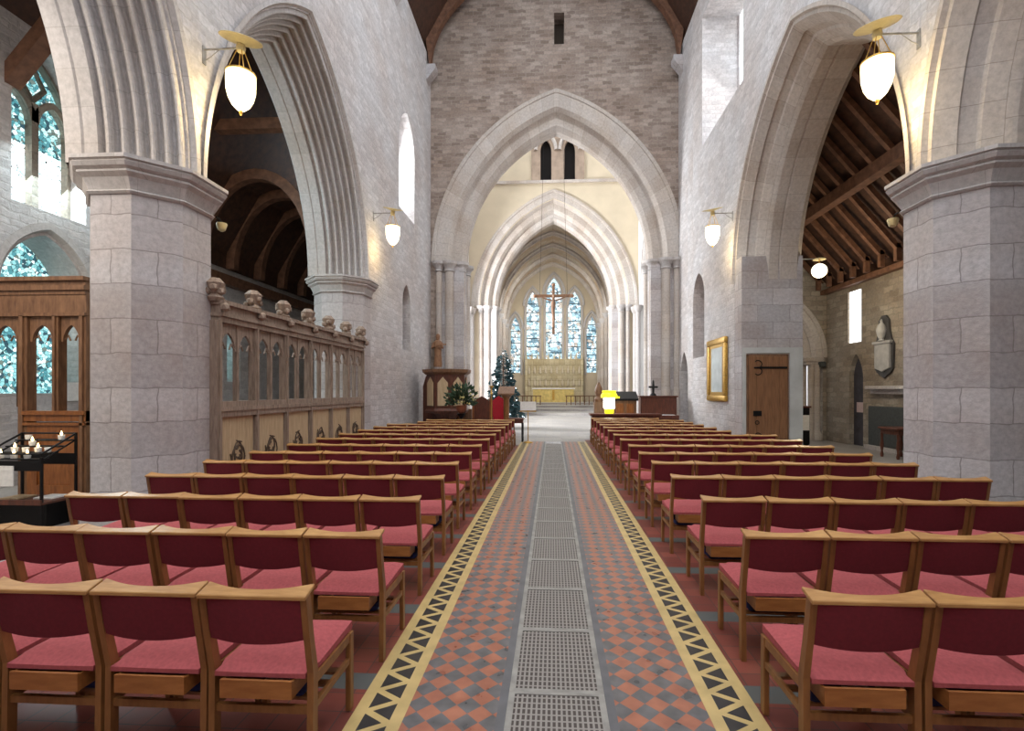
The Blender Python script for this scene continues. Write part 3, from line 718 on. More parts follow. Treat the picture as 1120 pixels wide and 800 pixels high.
t = thing('side_table', 'small dark wooden table beside the right pier in the south aisle', 'table', (8.45, 12.55, 0))
MB().box(-.3, .3, -.36, .36, .70, .75, .01, 1).build('tabletop', 'red_oak', t, 0)
MB().box(-.25, .25, -.31, .31, .58, .70).build('apron', 'red_oak', t, 0)
for sx in (-1, 1):
    for sy in (-1, 1): MB().lathe([(.03, 0), (.04, .06), (.022, .15), (.045, .3), (.025, .45), (.035, .6)], (sx * .23, sy * .29, 0), 8).build('leg', 'red_oak', t)
cb = thing('cabinet', 'black cabinet standing in the aisle just right of the oak door', 'cabinet', (7.15, 15.0, 0))
MB().box(-.3, .3, -.22, .22, .08, 1.15, .01, 1).build('body', 'iron', cb, 0)
MB().box(-.27, .27, -.24, -.22, .14, 1.08, .005, 1).build('door', 'iron', cb, 0)
MB().box(-.33, .33, -.25, .25, 1.15, 1.2).build('top', 'red_oak', cb, 0)
MB().box(-.28, .28, -.2, .2, 0, .08).build('plinth', 'iron', cb, 0)
nt_ = MB().prism([(-.16, 0), (.16, 0), (.16, .44), (-.16, .44)], 'y', -.01, .01).build('notice_card', 'paper', smooth=0); nt_.location = (7.25, 14.73, .5)
tag(nt_, 'white card propped on the front of the black aisle cabinet', 'notice')
nt_ = MB().box(-.005, .005, -.18, .18, 0, .3).build('door_notice', plain('pink_paper', (.55, .42, .42), .8), smooth=0); nt_.location = (SX + .13, 15.3, 1.0)
tag(nt_, 'pinkish notice on the dark arched doorway in the right aisle', 'notice')

# gilt picture on the right wall
pc = thing('picture_frame', 'gilt-framed glazed picture hanging on the right nave wall left of the door', 'picture', (W - .01, 14.3, 1.35))
m = MB()
for (y0, y1, z0, z1) in ((-.78, .78, 0, .17), (-.78, .78, 1.6, 1.77), (-.78, -.58, .17, 1.6), (.58, .78, .17, 1.6)): m.box(-.1, 0, y0, y1, z0, z1, .03, 2)
m.build('frame', 'gold', pc)
MB().box(-.05, -.02, -.6, .6, .15, 1.62).build('picture', 'picture', pc, 0)
m = MB()
for (y0, y1, z0, z1) in ((-.58, .58, .17, .26), (-.58, .58, 1.51, 1.6), (-.58, -.48, .26, 1.51), (.48, .58, .26, 1.51)): m.box(-.06, -.03, y0, y1, z0, z1)
m.build('mount', 'brass', pc, 0)

# ------------------------------------------------------------------ lamps
def lamp(root_xyz, sgn, label, mat, out=.52, power=24):
    x, y, z = root_xyz
    t = thing('pendant_lamp', label, 'lamp', (x - sgn * out, y, z))
    # origin at rod end; bowl hangs below
    MB().tube([(sgn * out, 0, 0), (0, 0, 0)], .013, 8).tube([(sgn * out, 0, -.16), (sgn * out * .8, 0, -.10), (sgn * out * .55, 0, 0)], .006, 6).box(*sorted((sgn * (out - .015), sgn * out)), -.03, .03, -.2, .04).build('bracket', 'steel', t)
    m = MB(); m.lathe([(.02, .04), (.06, .075), (.18, .10), (.255, .105), (.262, .10), (.255, .093), (.18, .085), (.06, .055)], (0, 0, 0), 28)
    d_ = m.build('reflector_disc', 'lamp_disc', t); d_.rotation_euler = (math.radians(14), math.radians(-10 * sgn), 0)
    MB().lathe([(.05, -.05), (.06, 0), (.05, .05), (.02, .07)], (0, 0, 0), 14).build('boss', 'lamp_disc', t)
    for k in range(4):
        a = PI / 4 + k * PI / 2
        MB().tube([(.045 * math.cos(a), .045 * math.sin(a), -.04), (.165 * math.cos(a), .165 * math.sin(a), -.36)], .006, 5).build('wire', 'brass', t)
    MB().lathe([(.165, -.34), (.18, -.36), (.183, -.42), (.178, -.58), (.155, -.68), (.11, -.77), (.05, -.83), (.01, -.85)], (0, 0, 0), 24).build('glass_bowl', mat, t)
    MB().lathe([(.19, -.345), (.19, -.365), (.17, -.365)], (0, 0, 0), 24).build('rim', 'brass', t)
    MB().lathe([(.02, -.84), (.025, -.86), (.008, -.9)], (0, 0, 0), 10).build('finial', 'brass', t)
    l = bpy.data.lights.new('lamp_light', 'POINT'); l.energy = power; l.color = (1, .74, .36); l.shadow_soft_size = .2
    lo = bpy.data.objects.new('lamp_light', l); C.objects.link(lo); lo.location = (x - sgn * (out - .05), y, z - 1.02)
    return t
lamp((-W, 6.40, 6.25), -1, 'lit glass pendant lamp on a bracket above the near left pier', 'lamp')
lamp((W, 6.62, 6.25), 1, 'lit glass pendant lamp on a bracket above the near right pier', 'lamp')
lamp((-W, 12.7, 6.30), -1, 'lit glass pendant lamp on the left nave wall beyond the oak screen', 'lamp_cool', power=13)
lamp((W, 13.2, 6.30), 1, 'lit glass pendant lamp on the right nave wall above the gilt picture', 'lamp_cool', power=13)
t = thing('globe_lamp', 'lit white globe lamp hanging in the right aisle beyond the oak door', 'lamp', (6.76, 12.95, 5.0))
MB().ball((0, 0, -.3), .18, 3).build('globe', 'lamp_cool', t)
MB().tube([(0, 0, 0), (0, 0, -.12)], .012, 6).build('stem', 'brass', t)
MB().lathe([(.02, .03), (.14, .0), (.15, -.02), (.03, .0)], (0, 0, 0), 16).build('disc', 'lamp_disc', t)
MB().tube([(-.585, 0, 0), (0, 0, 0)], .012, 6).box(-.585, -.57, -.04, .04, -.08, .06).build('bracket', 'steel', t)
l = bpy.data.lights.new('lamp_light', 'POINT'); l.energy = 70; l.color = (1, .85, .6); l.shadow_soft_size = .25
lo = bpy.data.objects.new('lamp_light', l); C.objects.link(lo); lo.location = (6.85, 13.0, 4.3)

# ------------------------------------------------------------------ left screens
def light_head(m, mp, c, s, z0, z1, q0, q1):
    """pierced head of one screen light: cusped pointed opening cut in a board from z0 to z1"""
    wall(m, mp, c - s, c + s, z0, z1, q1 - q0, [opening(c, s * .80, z0 - 1, z0 + .02, (z1 - z0) * .62, 0, 8)], q0)
    for sg in (-1, 1):
        m.tube([mp(c + sg * s * .9, z0 + .02, (q0 + q1) / 2), mp(c + sg * s * .45, z0 + .10, (q0 + q1) / 2), mp(c + sg * s * .25, z0 + .02, (q0 + q1) / 2)], .014, 5)
        for k in range(3):
            m.tube([mp(c + sg * s * (.2 + .28 * k), z1 - .06, (q0 + q1) / 2), mp(c + sg * s * (.2 + .28 * k), z0 + .28 - .05 * k, (q0 + q1) / 2)], .012, 5)
SXL = -W + .06
sc = thing('parclose_screen', 'tall carved oak screen with open lights between the two left piers', 'screen', (SXL, 6.55, 0))
L0 = 5.15; nb = 6; bw_ = L0 / nb
mp = lambda a, z, q: (q - .06, a, z)
MB().box(-.08, .08, 0, L0, 0, .14).build('sill_beam', 'screen_oak', sc, 0)
m = MB(); m.box(-.08, .09, 0, L0, 1.36, 1.42).box(-.06, .07, 0, L0, 1.42, 1.5).box(-.065, .075, 0, L0, 1.28, 1.36); m.build('middle_rail', 'screen_oak', sc, 0)
m = MB(); m.box(-.08, .08, 0, L0, 2.60, 2.68).box(-.11, .11, -.02, L0 + .02, 2.68, 2.73).box(-.09, .09, 0, L0, 2.73, 2.84).box(-.14, .14, -.03, L0 + .03, 2.84, 2.90); m.build('cornice', 'screen_oak', sc, 0)
for k in range(nb + 1):
    y = k * bw_
    m = MB(); m.box(-.055, .06, y - .042, y + .042, .14, 2.62).box(.06, .085, y - .022, y + .022, .14, 2.62); m.build('post', 'screen_oak', sc, 0)
    m = MB(); m.lathe([(.09, 2.88), (.12, 2.93), (.07, 2.98), (.11, 3.06), (.13, 3.13), (.06, 3.2)], (.0, y, 0), 7, .4 * k)
    for q in range(5):
        a = q * 1.3 + k; m.ball((.08 * math.cos(a), y + .1 * math.sin(a), 3.02 + .05 * math.sin(q * 2.1)), .06, 1)
    m.ball((.14, y, 2.80), .07, 1); m.build('crest_carving', 'screen_oak', sc)
    if k == nb: break
    m = MB(); m.box(-.03, .04, y + bw_ / 2 - .02, y + bw_ / 2 + .02, 1.5, 2.6); m.build('mullion', 'screen_oak', sc, 0)
    for j in (0, 1):
        m = MB(); light_head(m, mp, y + bw_ * (.25 + .5 * j) + (.013 if j == 0 else -.013), bw_ / 4 - .024, 2.22, 2.6, .05, .085); m.build('tracery_head', 'screen_oak', sc, 0)
    m = MB()
    for j in range(4): m.box(-.03, .03, y + .055 + (bw_ - .11) * j / 4 + .002, y + .055 + (bw_ - .11) * (j + 1) / 4 - .002, .14, 1.28)
    pn = m.build('panel', 'panel_oak', sc, 0)
    m = MB(); rr = random.Random(k)
    cy, cz = y + bw_ / 2, .72
    for q in range(7):
        a0 = q * .9 + rr.random(); pts = []
        for u in range(8):
            rad = .06 + .019 * u + .02 * math.sin(q); a = a0 + u * .45 * (1 if q % 2 else -1)
            pts.append((.034, cy + rad * math.cos(a) * .9, cz + rad * math.sin(a) * 1.2))
        m.tube(pts, [.019 - .0012 * u for u in range(8)], 5)
    m.build('carved_badge', 'carving', pn)

s2 = thing('chapel_screen', 'brown oak chapel screen with glazed-looking traceried lights behind the candle stand', 'screen', (-7.1, 7.2, 0))
s2['label'] = 'brown oak chapel screen with traceried open lights behind the candle stand'
mp2 = lambda a, z, q: (a, q, z)
MB().box(-2.2, 0, -.09, .09, 3.12, 3.18).box(-2.2, .02, -.13, .13, 3.18, 3.25).box(-2.2, .02, -.10, .10, 3.25, 3.32).box(-2.2, .04, -.16, .16, 3.32, 3.38).box(-2.2, 0, -.07, .07, 2.84, 3.12).box(-2.2, 0, -.1, .1, 2.79, 2.84).build('cornice', 'brown_oak', s2, 0)
for x, w in ((-.06, .06), (-.50, .05), (-1.03, .075), (-1.62, .05), (-2.12, .06)):
    z0 = 0 if x in (-.06, -1.03) else (1.28 if x == -.50 else 2.2)
    MB().box(x - w, x + w, -.07, .07, z0, 2.8).box(x - w * .4, x + w * .4, -.1, -.07, z0, 2.8).build('post', 'brown_oak', s2, 0)
for c, s, zz in ((-.28, .16, 2.4), (-.75, .2, 2.4), (-1.35, .22, 2.4), (-1.86, .2, 2.4)):
    m = MB(); light_head(m, mp2, c, s, zz, 2.79, -.03, .03); m.build('tracery_head', 'brown_oak', s2, 0)
MB().box(-1.0, 0, -.11, .11, 1.28, 1.34).box(-1.0, 0, -.08, .08, 1.18, 1.28).box(-1.0, 0, -.10, .10, 1.12, 1.16).build('middle_rail', 'orange_oak', s2, 0)
m = MB(); m.box(-.96, -.1, -.04, .04, 0, 1.12).box(-.96, -.80, -.07, -.04, 0, 1.12).box(-.26, -.1, -.07, -.04, 0, 1.12).box(-.8, -.26, -.07, -.04, .92, 1.12).box(-.8, -.26, -.07, -.04, 0, .2); m.build('panel', 'orange_oak', s2, 0)
m = MB(); m.box(-.02, .04, .08, .75, 0, 3.2).box(-.04, .06, .08, .75, 3.2, 3.34); m.build('end_return', 'brown_oak', s2, 0)

# candle stand
cs = thing('candle_stand', 'black iron votive candle stand with sloping top tray beside the left pier', 'candle stand', (-6.38, 5.85, 0))
m = MB()
for sx in (-.36, .36):
    for sy in (-.36, .06): m.box(sx - .012, sx + .012, sy - .012, sy + .012, 0, .86 if sy < 0 else 1.12)
m.build('frame', 'iron', cs, 0)
def slope(y): return .84 + .065 * max(0, min(3, int((y + .37) / .105)))
m = MB()
for k in range(4): m.box(-.35, .35, -.355 + .105 * k, -.255 + .105 * k, .825 + .065 * k, .84 + .065 * k)
for x in (-.36, .36): m.tube([(x, -.36, .90), (x, .06, 1.11)], .012, 6); m.tube([(x, -.36, .82), (x, .06, 1.03)], .010, 6)
for y, z in ((-.36, .90), (.06, 1.11)): m.tube([(-.36, y, z), (.36, y, z)], .012, 6)
m.build('top_tray', 'iron', cs, 0)
MB().box(-.36, .36, -.37, -.358, .70, .82).box(-.36, .36, .05, .062, .72, .86).build('apron', 'iron', cs, 0)
MB().box(-.38, .38, -.38, .08, .30, .325).box(-.38, .38, -.39, -.37, .30, .36).build('lower_shelf', 'red_oak', cs, 0)
MB().box(-.3, .3, -.25, .05, .0, .3).build('base_box', 'iron', cs, 0)
k = 0
cpos = [(-.22, -.305, 1), (-.05, -.305, 1), (.12, -.305, 1), (-.16, -.2, 1), (-.02, -.2, 0), (.14, -.2, 1), (-.05, -.095, 1), (.22, .01, 1), (-.22, .01, 0), (.27, -.2, 0)]
wd = ['at the front left', 'at the front centre', 'at the front right', 'in the left middle', 'in the exact middle', 'in the right middle', 'towards the back', 'at the back right', 'at the back left', 'on the right edge']
for (x, y, lit), w in zip(cpos, wd):
    c = thing('votive_candle', f'{"lit" if lit else "unlit"} votive candle {w} of the sloping stand tray', 'candle', (-6.38 + x, 5.85 + y, slope(y) + .0005), 0, 'votive candles on the iron stand')
    MB().lathe([(.03, 0), (.036, .05), (.034, .055)], (0, 0, 0), 12).build('cup', 'paper', c)
    if lit: MB().lathe([(.004, .055), (.014, .07), (.010, .085), (.002, .11)], (0, 0, 0), 10).build('flame', 'flame', c)
o = MB().box(-.15, .15, -.006, .006, 0, .24).box(-.13, .13, -.009, -.006, .18, .2).build('stand_notice', 'paper', smooth=0); o.location = (-6.50, 5.47, .52)
tag(o, 'white printed card hung on the front of the candle stand', 'notice')
for x, y, w, tx, mt in ((-6.2, 5.78, .12, 'white leaflets lying at the right of the stand shelf', 'paper'), (-6.58, 5.72, .12, 'tan leaflets lying at the left of the stand shelf', 'panel_oak')):
    o = MB().box(-w, w, -w, w, 0, .02, .003, 1).build('leaflet_stack', mt, smooth=0); o.location = (x, y, .326); tag(o, tx, 'leaflets')
# radiator and notices behind the chapel screen
rd_ = thing('radiator', 'blue-grey column radiator seen low through the chapel screen doorway', 'radiator', (-8.75, 8.2, 0))
for k in range(7): MB().box(-.28 + .085 * k, -.22 + .085 * k, -.06, .06, .12, 1.15, .02, 2).build('column', 'blue_metal', rd_)
MB().box(-.3, .36, -.02, .02, .2, .26).box(-.25, -.2, -.03, .03, 0, .12).box(.26, .31, -.03, .03, 0, .12).build('feet', 'blue_metal', rd_, 0)
for y, z, w, h, tx in ((8.25, 1.75, .2, .22, 'small white notice on the chapel wall seen between screen posts'), (9.0, 1.45, .34, .36, 'larger white notice board on the chapel wall at the screen right'), ):
    o = MB().box(-.02, .0, -w / 2, w / 2, 0, h).build('wall_notice', 'paper', smooth=0); o.location = (NX + .03, y, z); tag(o, tx, 'notice')

# ------------------------------------------------------------------ chairs
def chair_bms(root):
    X = .222
    for sx in (-1, 1):
        m = MB(); x0, x1 = sorted((sx * (X + .014), sx * (X - .014)))
        m.prism([(-.215, 0), (-.172, 0), (-.165, .42), (-.205, .60), (-.232, .775), (-.272, .775), (-.243, .60), (-.208, .42)], 'x', x0, x1); m.build('leg', 'oak', root, 0)
        m = MB(); m.box(x0, x1, .185, .228, 0, .40, .004, 1); m.build('leg', 'oak', root, 0)
        m = MB(); m.box(*sorted((sx * (X + .009), sx * (X - .009))), -.18, .19, .355, .398); m.build('seat_rail', 'oak', root, 0)
        m = MB(); m.box(*sorted((sx * (X + .009), sx * (X - .009))), -.18, .19, .245, .275); m.build('stretcher', 'oak', root, 0)
    MB().box(-.212, .212, -.198, -.178, .235, .268).build('stretcher', 'oak', root, 0)
    MB().box(-.212, .212, .19, .21, .345, .398).build('front_rail', 'oak', root, 0)
    m = MB()
    for y in (-.1, 0, .1): m.box(-.213, .213, y - .02, y + .02, .248, .262)
    m.build('under_shelf', 'oak', root, 0)
    # seat cushion
    m = MB(); n = 10; g = []
    def P(i, j, top):
        u, v = -1 + 2 * i / n, -1 + 2 * j / n
        e = max(abs(u), abs(v)) ** 4
        z = .402 + (.072 * (1 - .62 * e) - .012 * math.exp(-((u * 1.2) ** 2 + (v * 1.2) ** 2)) + .004 if top else 0)
        hw = .222 - .018 * max(0, min(1, (-v - .6) / .2))
        return (u * hw, .012 + v * .228, z + (.010 * v if top else 0))
    for top in (1, 0):
        for i in range(n):
            for j in range(n): m.poly([P(i, j, top), P(i + 1, j, top), P(i + 1, j + 1, top), P(i, j + 1, top)])
    for k in range(n):
        for (a, b) in (((k, 0), (k + 1, 0)), ((k, n), (k + 1, n)), ((0, k), (0, k + 1)), ((n, k), (n, k + 1))):
            m.poly([P(*a, 1), P(*b, 1), P(*b, 0), P(*a, 0)])
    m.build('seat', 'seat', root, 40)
    # curved padded backrest
    m = MB(); n = 12
    def cy(u, z): return -.236 - (z - .66) * .16 - .018 * (1 - u * u)
    F = []
    for i in range(n + 1):
        u = -1 + 2 * i / n; zb = .578 - .018 * (1 - u * u); zt = .768
        F.append([(u * .208, cy(u, zb) + .012, zb), (u * .208, cy(u, .62) + .016, .62), (u * .208, cy(u, zt) + .012, zt), (u * .208, cy(u, zt) - .012, zt), (u * .208, cy(u, .62) - .014, .62), (u * .208, cy(u, zb) - .010, zb)])
    for a, b in zip(F, F[1:]):
        for k in range(6): m.poly([a[k], a[(k + 1) % 6], b[(k + 1) % 6], b[k]])
    m.poly(F[0]); m.poly(F[-1])
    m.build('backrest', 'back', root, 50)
    # top rail: straight behind, hollowed in front
    m = MB(); fr = []
    for i in range(15):
        u = -1 + 2 * i / 14; fr.append((u * .238, -.198 - .046 * (1 - abs(u) ** 2.2)))
    m.prism(fr + [(.238, -.285), (-.238, -.285)], 'z', .766, .784)
    for v in m.bm.verts: v.co.z += (v.co.y + .285) * .30
    bmesh.ops.bevel(m.bm, geom=[e for e in m.bm.edges if True], offset=.003, segments=1, affect='EDGES')
    m.build('top_rail', 'rail_oak', root, 30)
    # book box below the seat
    m = MB(); m.box(-.165, .155, -.240, -.228, .322, .400); m.box(-.165, .155, -.228, -.10, .322, .330); m.box(-.165, -.155, -.228, -.1, .330, .395); m.box(.145, .155, -.228, -.1, .330, .395)
    m.build('book_box', 'box_oak', root, 0)
ordn = ['first', 'second', 'third', 'fourth', 'fifth', 'sixth', 'seventh', 'eighth', 'ninth', 'tenth', 'eleventh', 'twelfth', 'thirteenth', 'fourteenth', 'fifteenth']
root0 = None
def place_chair(x, y, label, grp, sx):
    global root0
    if root0 is None:
        root0 = thing('church_chair', label, 'chair', (x, y, 0), 0, grp); chair_bms(root0); root0.scale = (sx, 1, 1)
        return root0
    r = dup(root0, (x, y, 0), 0, label, (sx, 1, 1)); r['group'] = grp
    return r
kn0 = None
def kneeler(x, y, z, label):
    global kn0
    if kn0 is None:
        kn0 = thing('kneeler', label, 'kneeler', (x, y, z), 0, 'navy kneelers under the chairs')
        MB().box(-.17, .15, -.13, .13, 0, .055, .02, 2).build('cushion', 'kneeler', kn0)
        MB().box(-.172, .152, -.02, .02, .01, .057).build('strap', plain('blue_band', (.03, .04, .22), .9), kn0, 0)
        return
    dup(kn0, (x, y, z), 0, label)
leftY = [2.03, 2.90, 3.86, 4.82, 5.78, 6.70, 7.67, 8.65, 9.6, 10.55, 11.5, 12.45, 13.4, 14.35]
rightY = [2.12, 3.02, 3.98, 5.02, 5.99, 6.90, 7.83, 8.78, 9.74, 10.7, 11.65, 12.6, 13.55, 14.5, 15.4]
lp = [.487, .480, .497, .515, .525, .525, .525, .525]; rp = [.50, .50, .505, .51, .512, .52, .522]
lcount = [4, 6, 6, 6, 6, 6, 6, 6, 6, 6, 6, 6, 5, 5]; rcount = [4, 6, 6, 6, 6, 6, 6, 6, 6, 5, 5, 5, 5, 5, 4]
lx = [-1.03, -1.02, -1.05, -1.07, -1.11] ; rx = [1.06, 1.14, 1.18]
for side, Ys, pit, cnt, xs in ((-1, leftY, lp, lcount, lx), (1, rightY, rp, rcount, rx)):
    nm = 'left' if side < 0 else 'right'
    for r_, y in enumerate(Ys):
        p = pit[min(r_, len(pit) - 1)]; x0 = xs[min(r_, len(xs) - 1)]
        rowtx = 'front-most' if r_ == 0 else f'{ordn[r_]}'
        for k in range(cnt[r_]):
            x = x0 + side * p * (k + .5)
            jy = random.uniform(-.012, .012)
            lab = f'crimson and oak chair, {ordn[k]} from the aisle, {nm} side, {"nearest" if r_ == 0 else ordn[r_] + " nearest"} row'
            # rows lie along the chair backs: the back rail is the measured line
            place_chair(x, y + .27 + jy, lab, f'church chairs in rows on the {nm}', p / .487)
            if r_ < 4 and not (r_ > 0 and k > 4):
                kneeler(x + .01 + random.uniform(-.015, .015), y + .27 + jy, .2625, f'navy kneeler stowed beneath the {nm} side chair {ordn[k]} from aisle, {"nearest" if r_ == 0 else ordn[r_] + " nearest"} row')
for x, y, tx in ((-1.03 - .487 * .5, 2.03, 'nearest left aisle chair'), (1.06 + .25, 2.12, 'nearest right aisle chair'), (-1.02 - .48 * .5, 2.90, 'second-row left aisle chair')):
    o = MB().box(-.05, .06, -.045, .045, 0, .012).build('service_leaflet', 'paper', smooth=0); o.location = (x + .02, y + .27 - .165, .408); o.rotation_euler = (.0, 0, 0)
    o.location.z = .3305; o.location.y += .0
    tag(o, f'white service leaflet in the book box of the {tx}', 'leaflet')

# ------------------------------------------------------------------ far furniture
pu = thing('pulpit', 'dark octagonal oak pulpit with light panels against the left wall', 'pulpit', (-3.6, 16.65, 0))
k8 = 1 / math.cos(PI / 8)
MB().lathe([(.5, 0), (.5, .12), (.25, .2), (.2, .5), (.45, .9)], n=8, rot=PI / 8).build('pedestal', 'red_oak', pu, 20)
MB().lathe([(.66 * k8, .9), (.70 * k8, .98), (.66 * k8, 1.02), (.64 * k8, 1.06), (.64 * k8, 2.2), (.60 * k8, 2.2), (.60 * k8, 1.0)], n=8, rot=PI / 8).build('drum', 'red_oak', pu, 20)
MB().lathe([(.66 * k8, 2.18), (.76 * k8, 2.26), (.78 * k8, 2.36), (.6 * k8, 2.36), (.58 * k8, 2.2)], n=8, rot=PI / 8).build('cornice', 'brown_oak', pu, 20)
for k in range(8):
    a = k * PI / 4; c_, s_ = math.cos(a), math.sin(a)
    m = MB(); r0, r1 = .635, .67
    def q(t, z, r): return (r * c_ - t * s_, r * s_ + t * c_, z)
    for (z0, z1) in ((1.15, 2.1),):
        ps = [(-.17, z0), (.17, z0), (.17, z1 - .2), (0, z1), (-.17, z1 - .2)]
        m.poly([q(t, z, r1) for t, z in ps])
        for (t0, a0), (t1, a1) in zip(ps, ps[1:] + ps[:1]): m.poly([q(t0, a0, r1), q(t1, a1, r1), q(t1, a1, r0), q(t0, a0, r0)])
    m.build('panel', 'panel_oak' if k in (5, 6, 7) else 'orange_oak', pu, 0)
m = MB(); m.prism([(-.95, 0), (-.25, 0), (-.25, 2.3), (-.5, 2.38), (-.85, 2.15), (-.95, 1.8)], 'y', .45, .52); m.build('back_panel', 'red_oak', pu, 0)
for k in range(5): MB().box(.2 + .0 * k, .75, .55 + .24 * k, .82 + .24 * k, 0, 1.0 - .2 * k).build('step', 'brown_oak', pu, 0)
fl = thing('flower_arrangement', 'cream and green flower arrangement on a pedestal in front of the pulpit', 'flowers', (-2.82, 15.1, 0))
MB().lathe([(.2, 0), (.2, .05), (.05, .1), (.04, .8), (.12, .9), (.14, .95)], (0, 0, 0), 14).build('pedestal', 'iron', fl)
MB().lathe([(.06, .95), (.15, 1.05), (.17, 1.18), (.12, 1.2)], (0, 0, 0), 14).build('vase', 'terracotta', fl)
def leafcloud(m, n, fn, size, rnd):
    for _ in range(n):
        c, d = fn(rnd); c = Vector(c); d = Vector(d).normalized(); s = d.orthogonal().normalized(); w = d.cross(s)
        s = s * math.cos(rnd.random() * 6) + w * math.sin(rnd.random() * 6)
        L = size * rnd.uniform(.6, 1.3)
        m.poly([c, c + d * L * .5 + s * L * .25, c + d * L, c + d * L * .5 - s * L * .25])
def fan(r):
    a, b = r.uniform(0, 2 * PI), r.uniform(-.2, 1.3); R = r.uniform(.1, .5)
    d = (math.cos(a) * math.cos(b), math.sin(a) * math.cos(b), math.sin(b) + .1); return ((d[0] * R * .95, d[1] * R * .8, 1.25 + d[2] * R * 1.1), d)
m = MB(); leafcloud(m, 420, fan, .16, random.Random(3)); m.build('foliage', 'green', fl, 0, merge=False)
m = MB(); rr = random.Random(5)
for _ in range(42):
    c, d = fan(rr); m.ball((c[0] * 1.08, c[1] * 1.08 - .03, c[2] + .03), .035, 1)
m.build('blooms', 'bloom', fl)
xt = thing('christmas_tree', 'dark blue-green Christmas tree with lights beyond the crossing arch', 'tree', (-2.2, 21.8, 0))
MB().lathe([(.22, 0), (.28, .35), (.25, .36)], (0, 0, 0), 14).build('tub', 'redcloth', xt)
MB().lathe([(.07, .3), (.04, 2), (.01, 3.4)], (0, 0, 0), 8).build('trunk', 'brown_oak', xt)
def cone(r):
    h = 1 - math.sqrt(r.random()); z = .55 + 3.0 * h; R = (.85 * (1 - h) + .03) * r.uniform(.35, 1.0) * (1 + .12 * math.sin(h * 40)); a = r.uniform(0, 2 * PI)
    return ((R * math.cos(a), R * math.sin(a), z - .15 * R), (math.cos(a), math.sin(a), -.25))
m = MB(); leafcloud(m, 2600, cone, .19, random.Random(11)); m.build('needles', 'pine', xt, 0, merge=False)
m = MB(); rr = random.Random(12)
for _ in range(46):
    c, d = cone(rr); R = math.hypot(c[0], c[1]); tgt = (.85 * (1 - (c[2] - .4) / 3.0) + .1); f = tgt / max(R, .05)
    m.ball((c[0] * f, c[1] * f, c[2]), .028, 1)
m.build('fairy_lights', emit('fairy_light', (.8, .9, 1), 2.0), xt)
sg = thing('wall_statue', 'carved brown wooden statue on a bracket at the left of the crossing arch', 'statue', (-4.38, 18.62, 2.55))
MB().lathe([(.05, -.25), (.16, -.05), (.18, 0), (.05, 0)], (0, 0, 0), 10).build('bracket', 'ashlar', sg)
m = MB(); m.lathe([(.15, 0), (.17, .1), (.13, .45), (.14, .7), (.17, .92), (.12, 1.0), (.06, 1.03), (.07, 1.1), (.085, 1.17), (.06, 1.25), (.01, 1.28)], (0, 0, 0), 14, 0, 1, .8)
m.tube([(.14, -.02, .92), (.2, -.1, .72), (.06, -.17, .74)], [.05, .045, .035], 8); m.tube([(-.14, -.02, .92), (-.2, -.1, .72), (-.06, -.17, .78)], [.05, .045, .035], 8)
m.build('figure', 'skinwood', sg)
MB().box(-.02, .36, -.2, -.17, .82, .87).build('held_bar', 'skinwood', sg, 0)

def clergy_chair(loc, label, w=.6, cloth=None):
    t = thing('clergy_chair', label, 'chair', loc, 0)
    for sx in (-1, 1):
        MB().box(sx * w / 2 - .03, sx * w / 2 + .03, -.28, -.22, 0, 1.35).build('leg', 'orange_oak', t, 0)
        MB().box(sx * w / 2 - .03, sx * w / 2 + .03, .2, .26, 0, .68).build('leg', 'orange_oak', t, 0)
        MB().box(sx * w / 2 - .035, sx * w / 2 + .035, -.28, .28, .66, .71).build('armrest', 'orange_oak', t, 0)
    MB().box(-w / 2, w / 2, -.25, .25, .4, .48, .01, 1).build('seat', cloth or 'orange_oak', t, 0)
    m = MB(); m.prism([(-w / 2, .55), (w / 2, .55), (w / 2, 1.25), (w / 4, 1.38), (0, 1.46), (-w / 4, 1.38), (-w / 2, 1.25)], 'y', -.27, -.23); m.build('backrest', cloth or 'red_oak', t, 0)
    return t
clergy_chair((-2.45, 17.2, 0), 'reddish oak clergy chair with pointed back right of the pulpit')
clergy_chair((-1.95, 18.0, 0), 'clergy chair with bright red back below the Christmas tree', .5, 'redcloth')
lc = thing('lectern', 'tall golden-brown wooden lectern standing before the Christmas tree', 'lectern', (-1.6, 17.0, 0))
MB().lathe([(.28, 0), (.28, .08), (.12, .16), (.1, .3), (.1, 1.35), (.16, 1.45)], (0, 0, 0), 10).build('column', 'oak', lc)
MB().prism([(-.22, 1.5), (.22, 1.75), (.22, 1.8), (-.22, 1.55)], 'x', -.28, .28).build('desk', 'brown_oak', lc, 0)
MB().lathe([(.16, 1.44), (.2, 1.5), (.1, 1.62)], (0, 0, 0), 10).build('collar', 'brown_oak', lc)
cn = thing('brass_candlestick', 'slim brass standing candlestick between the pulpit and the lectern', 'candlestick', (-2.05, 16.4, 0))
MB().lathe([(.16, 0), (.15, .04), (.04, .1), (.022, .3), (.05, .5), (.022, .6), (.022, 1.5), (.05, 1.55), (.022, 1.6), (.022, 1.72), (.09, 1.8), (.02, 1.82)], (0, 0, 0), 12).build('stem', 'brass', cn)
MB().lathe([(.03, 1.8), (.03, 2.1), (.005, 2.14)], (0, 0, 0), 10).build('candle', 'paper', cn)
dt = thing('side_desk', 'small dark desk at the aisle end of the last left chairs', 'desk', (-1.18, 16.0, 0))
MB().box(-.24, .24, -.22, .22, .70, .76, .008, 1).build('top', 'red_oak', dt, 0)
for sx in (-1, 1):
    for sy in (-1, 1): MB().box(sx * .2 - .025, sx * .2 + .025, sy * .18 - .025, sy * .18 + .025, 0, .62).build('leg', 'iron', dt, 0)
MB().box(-.22, .22, -.2, .2, .6, .70).build('apron', 'red_oak', dt, 0)
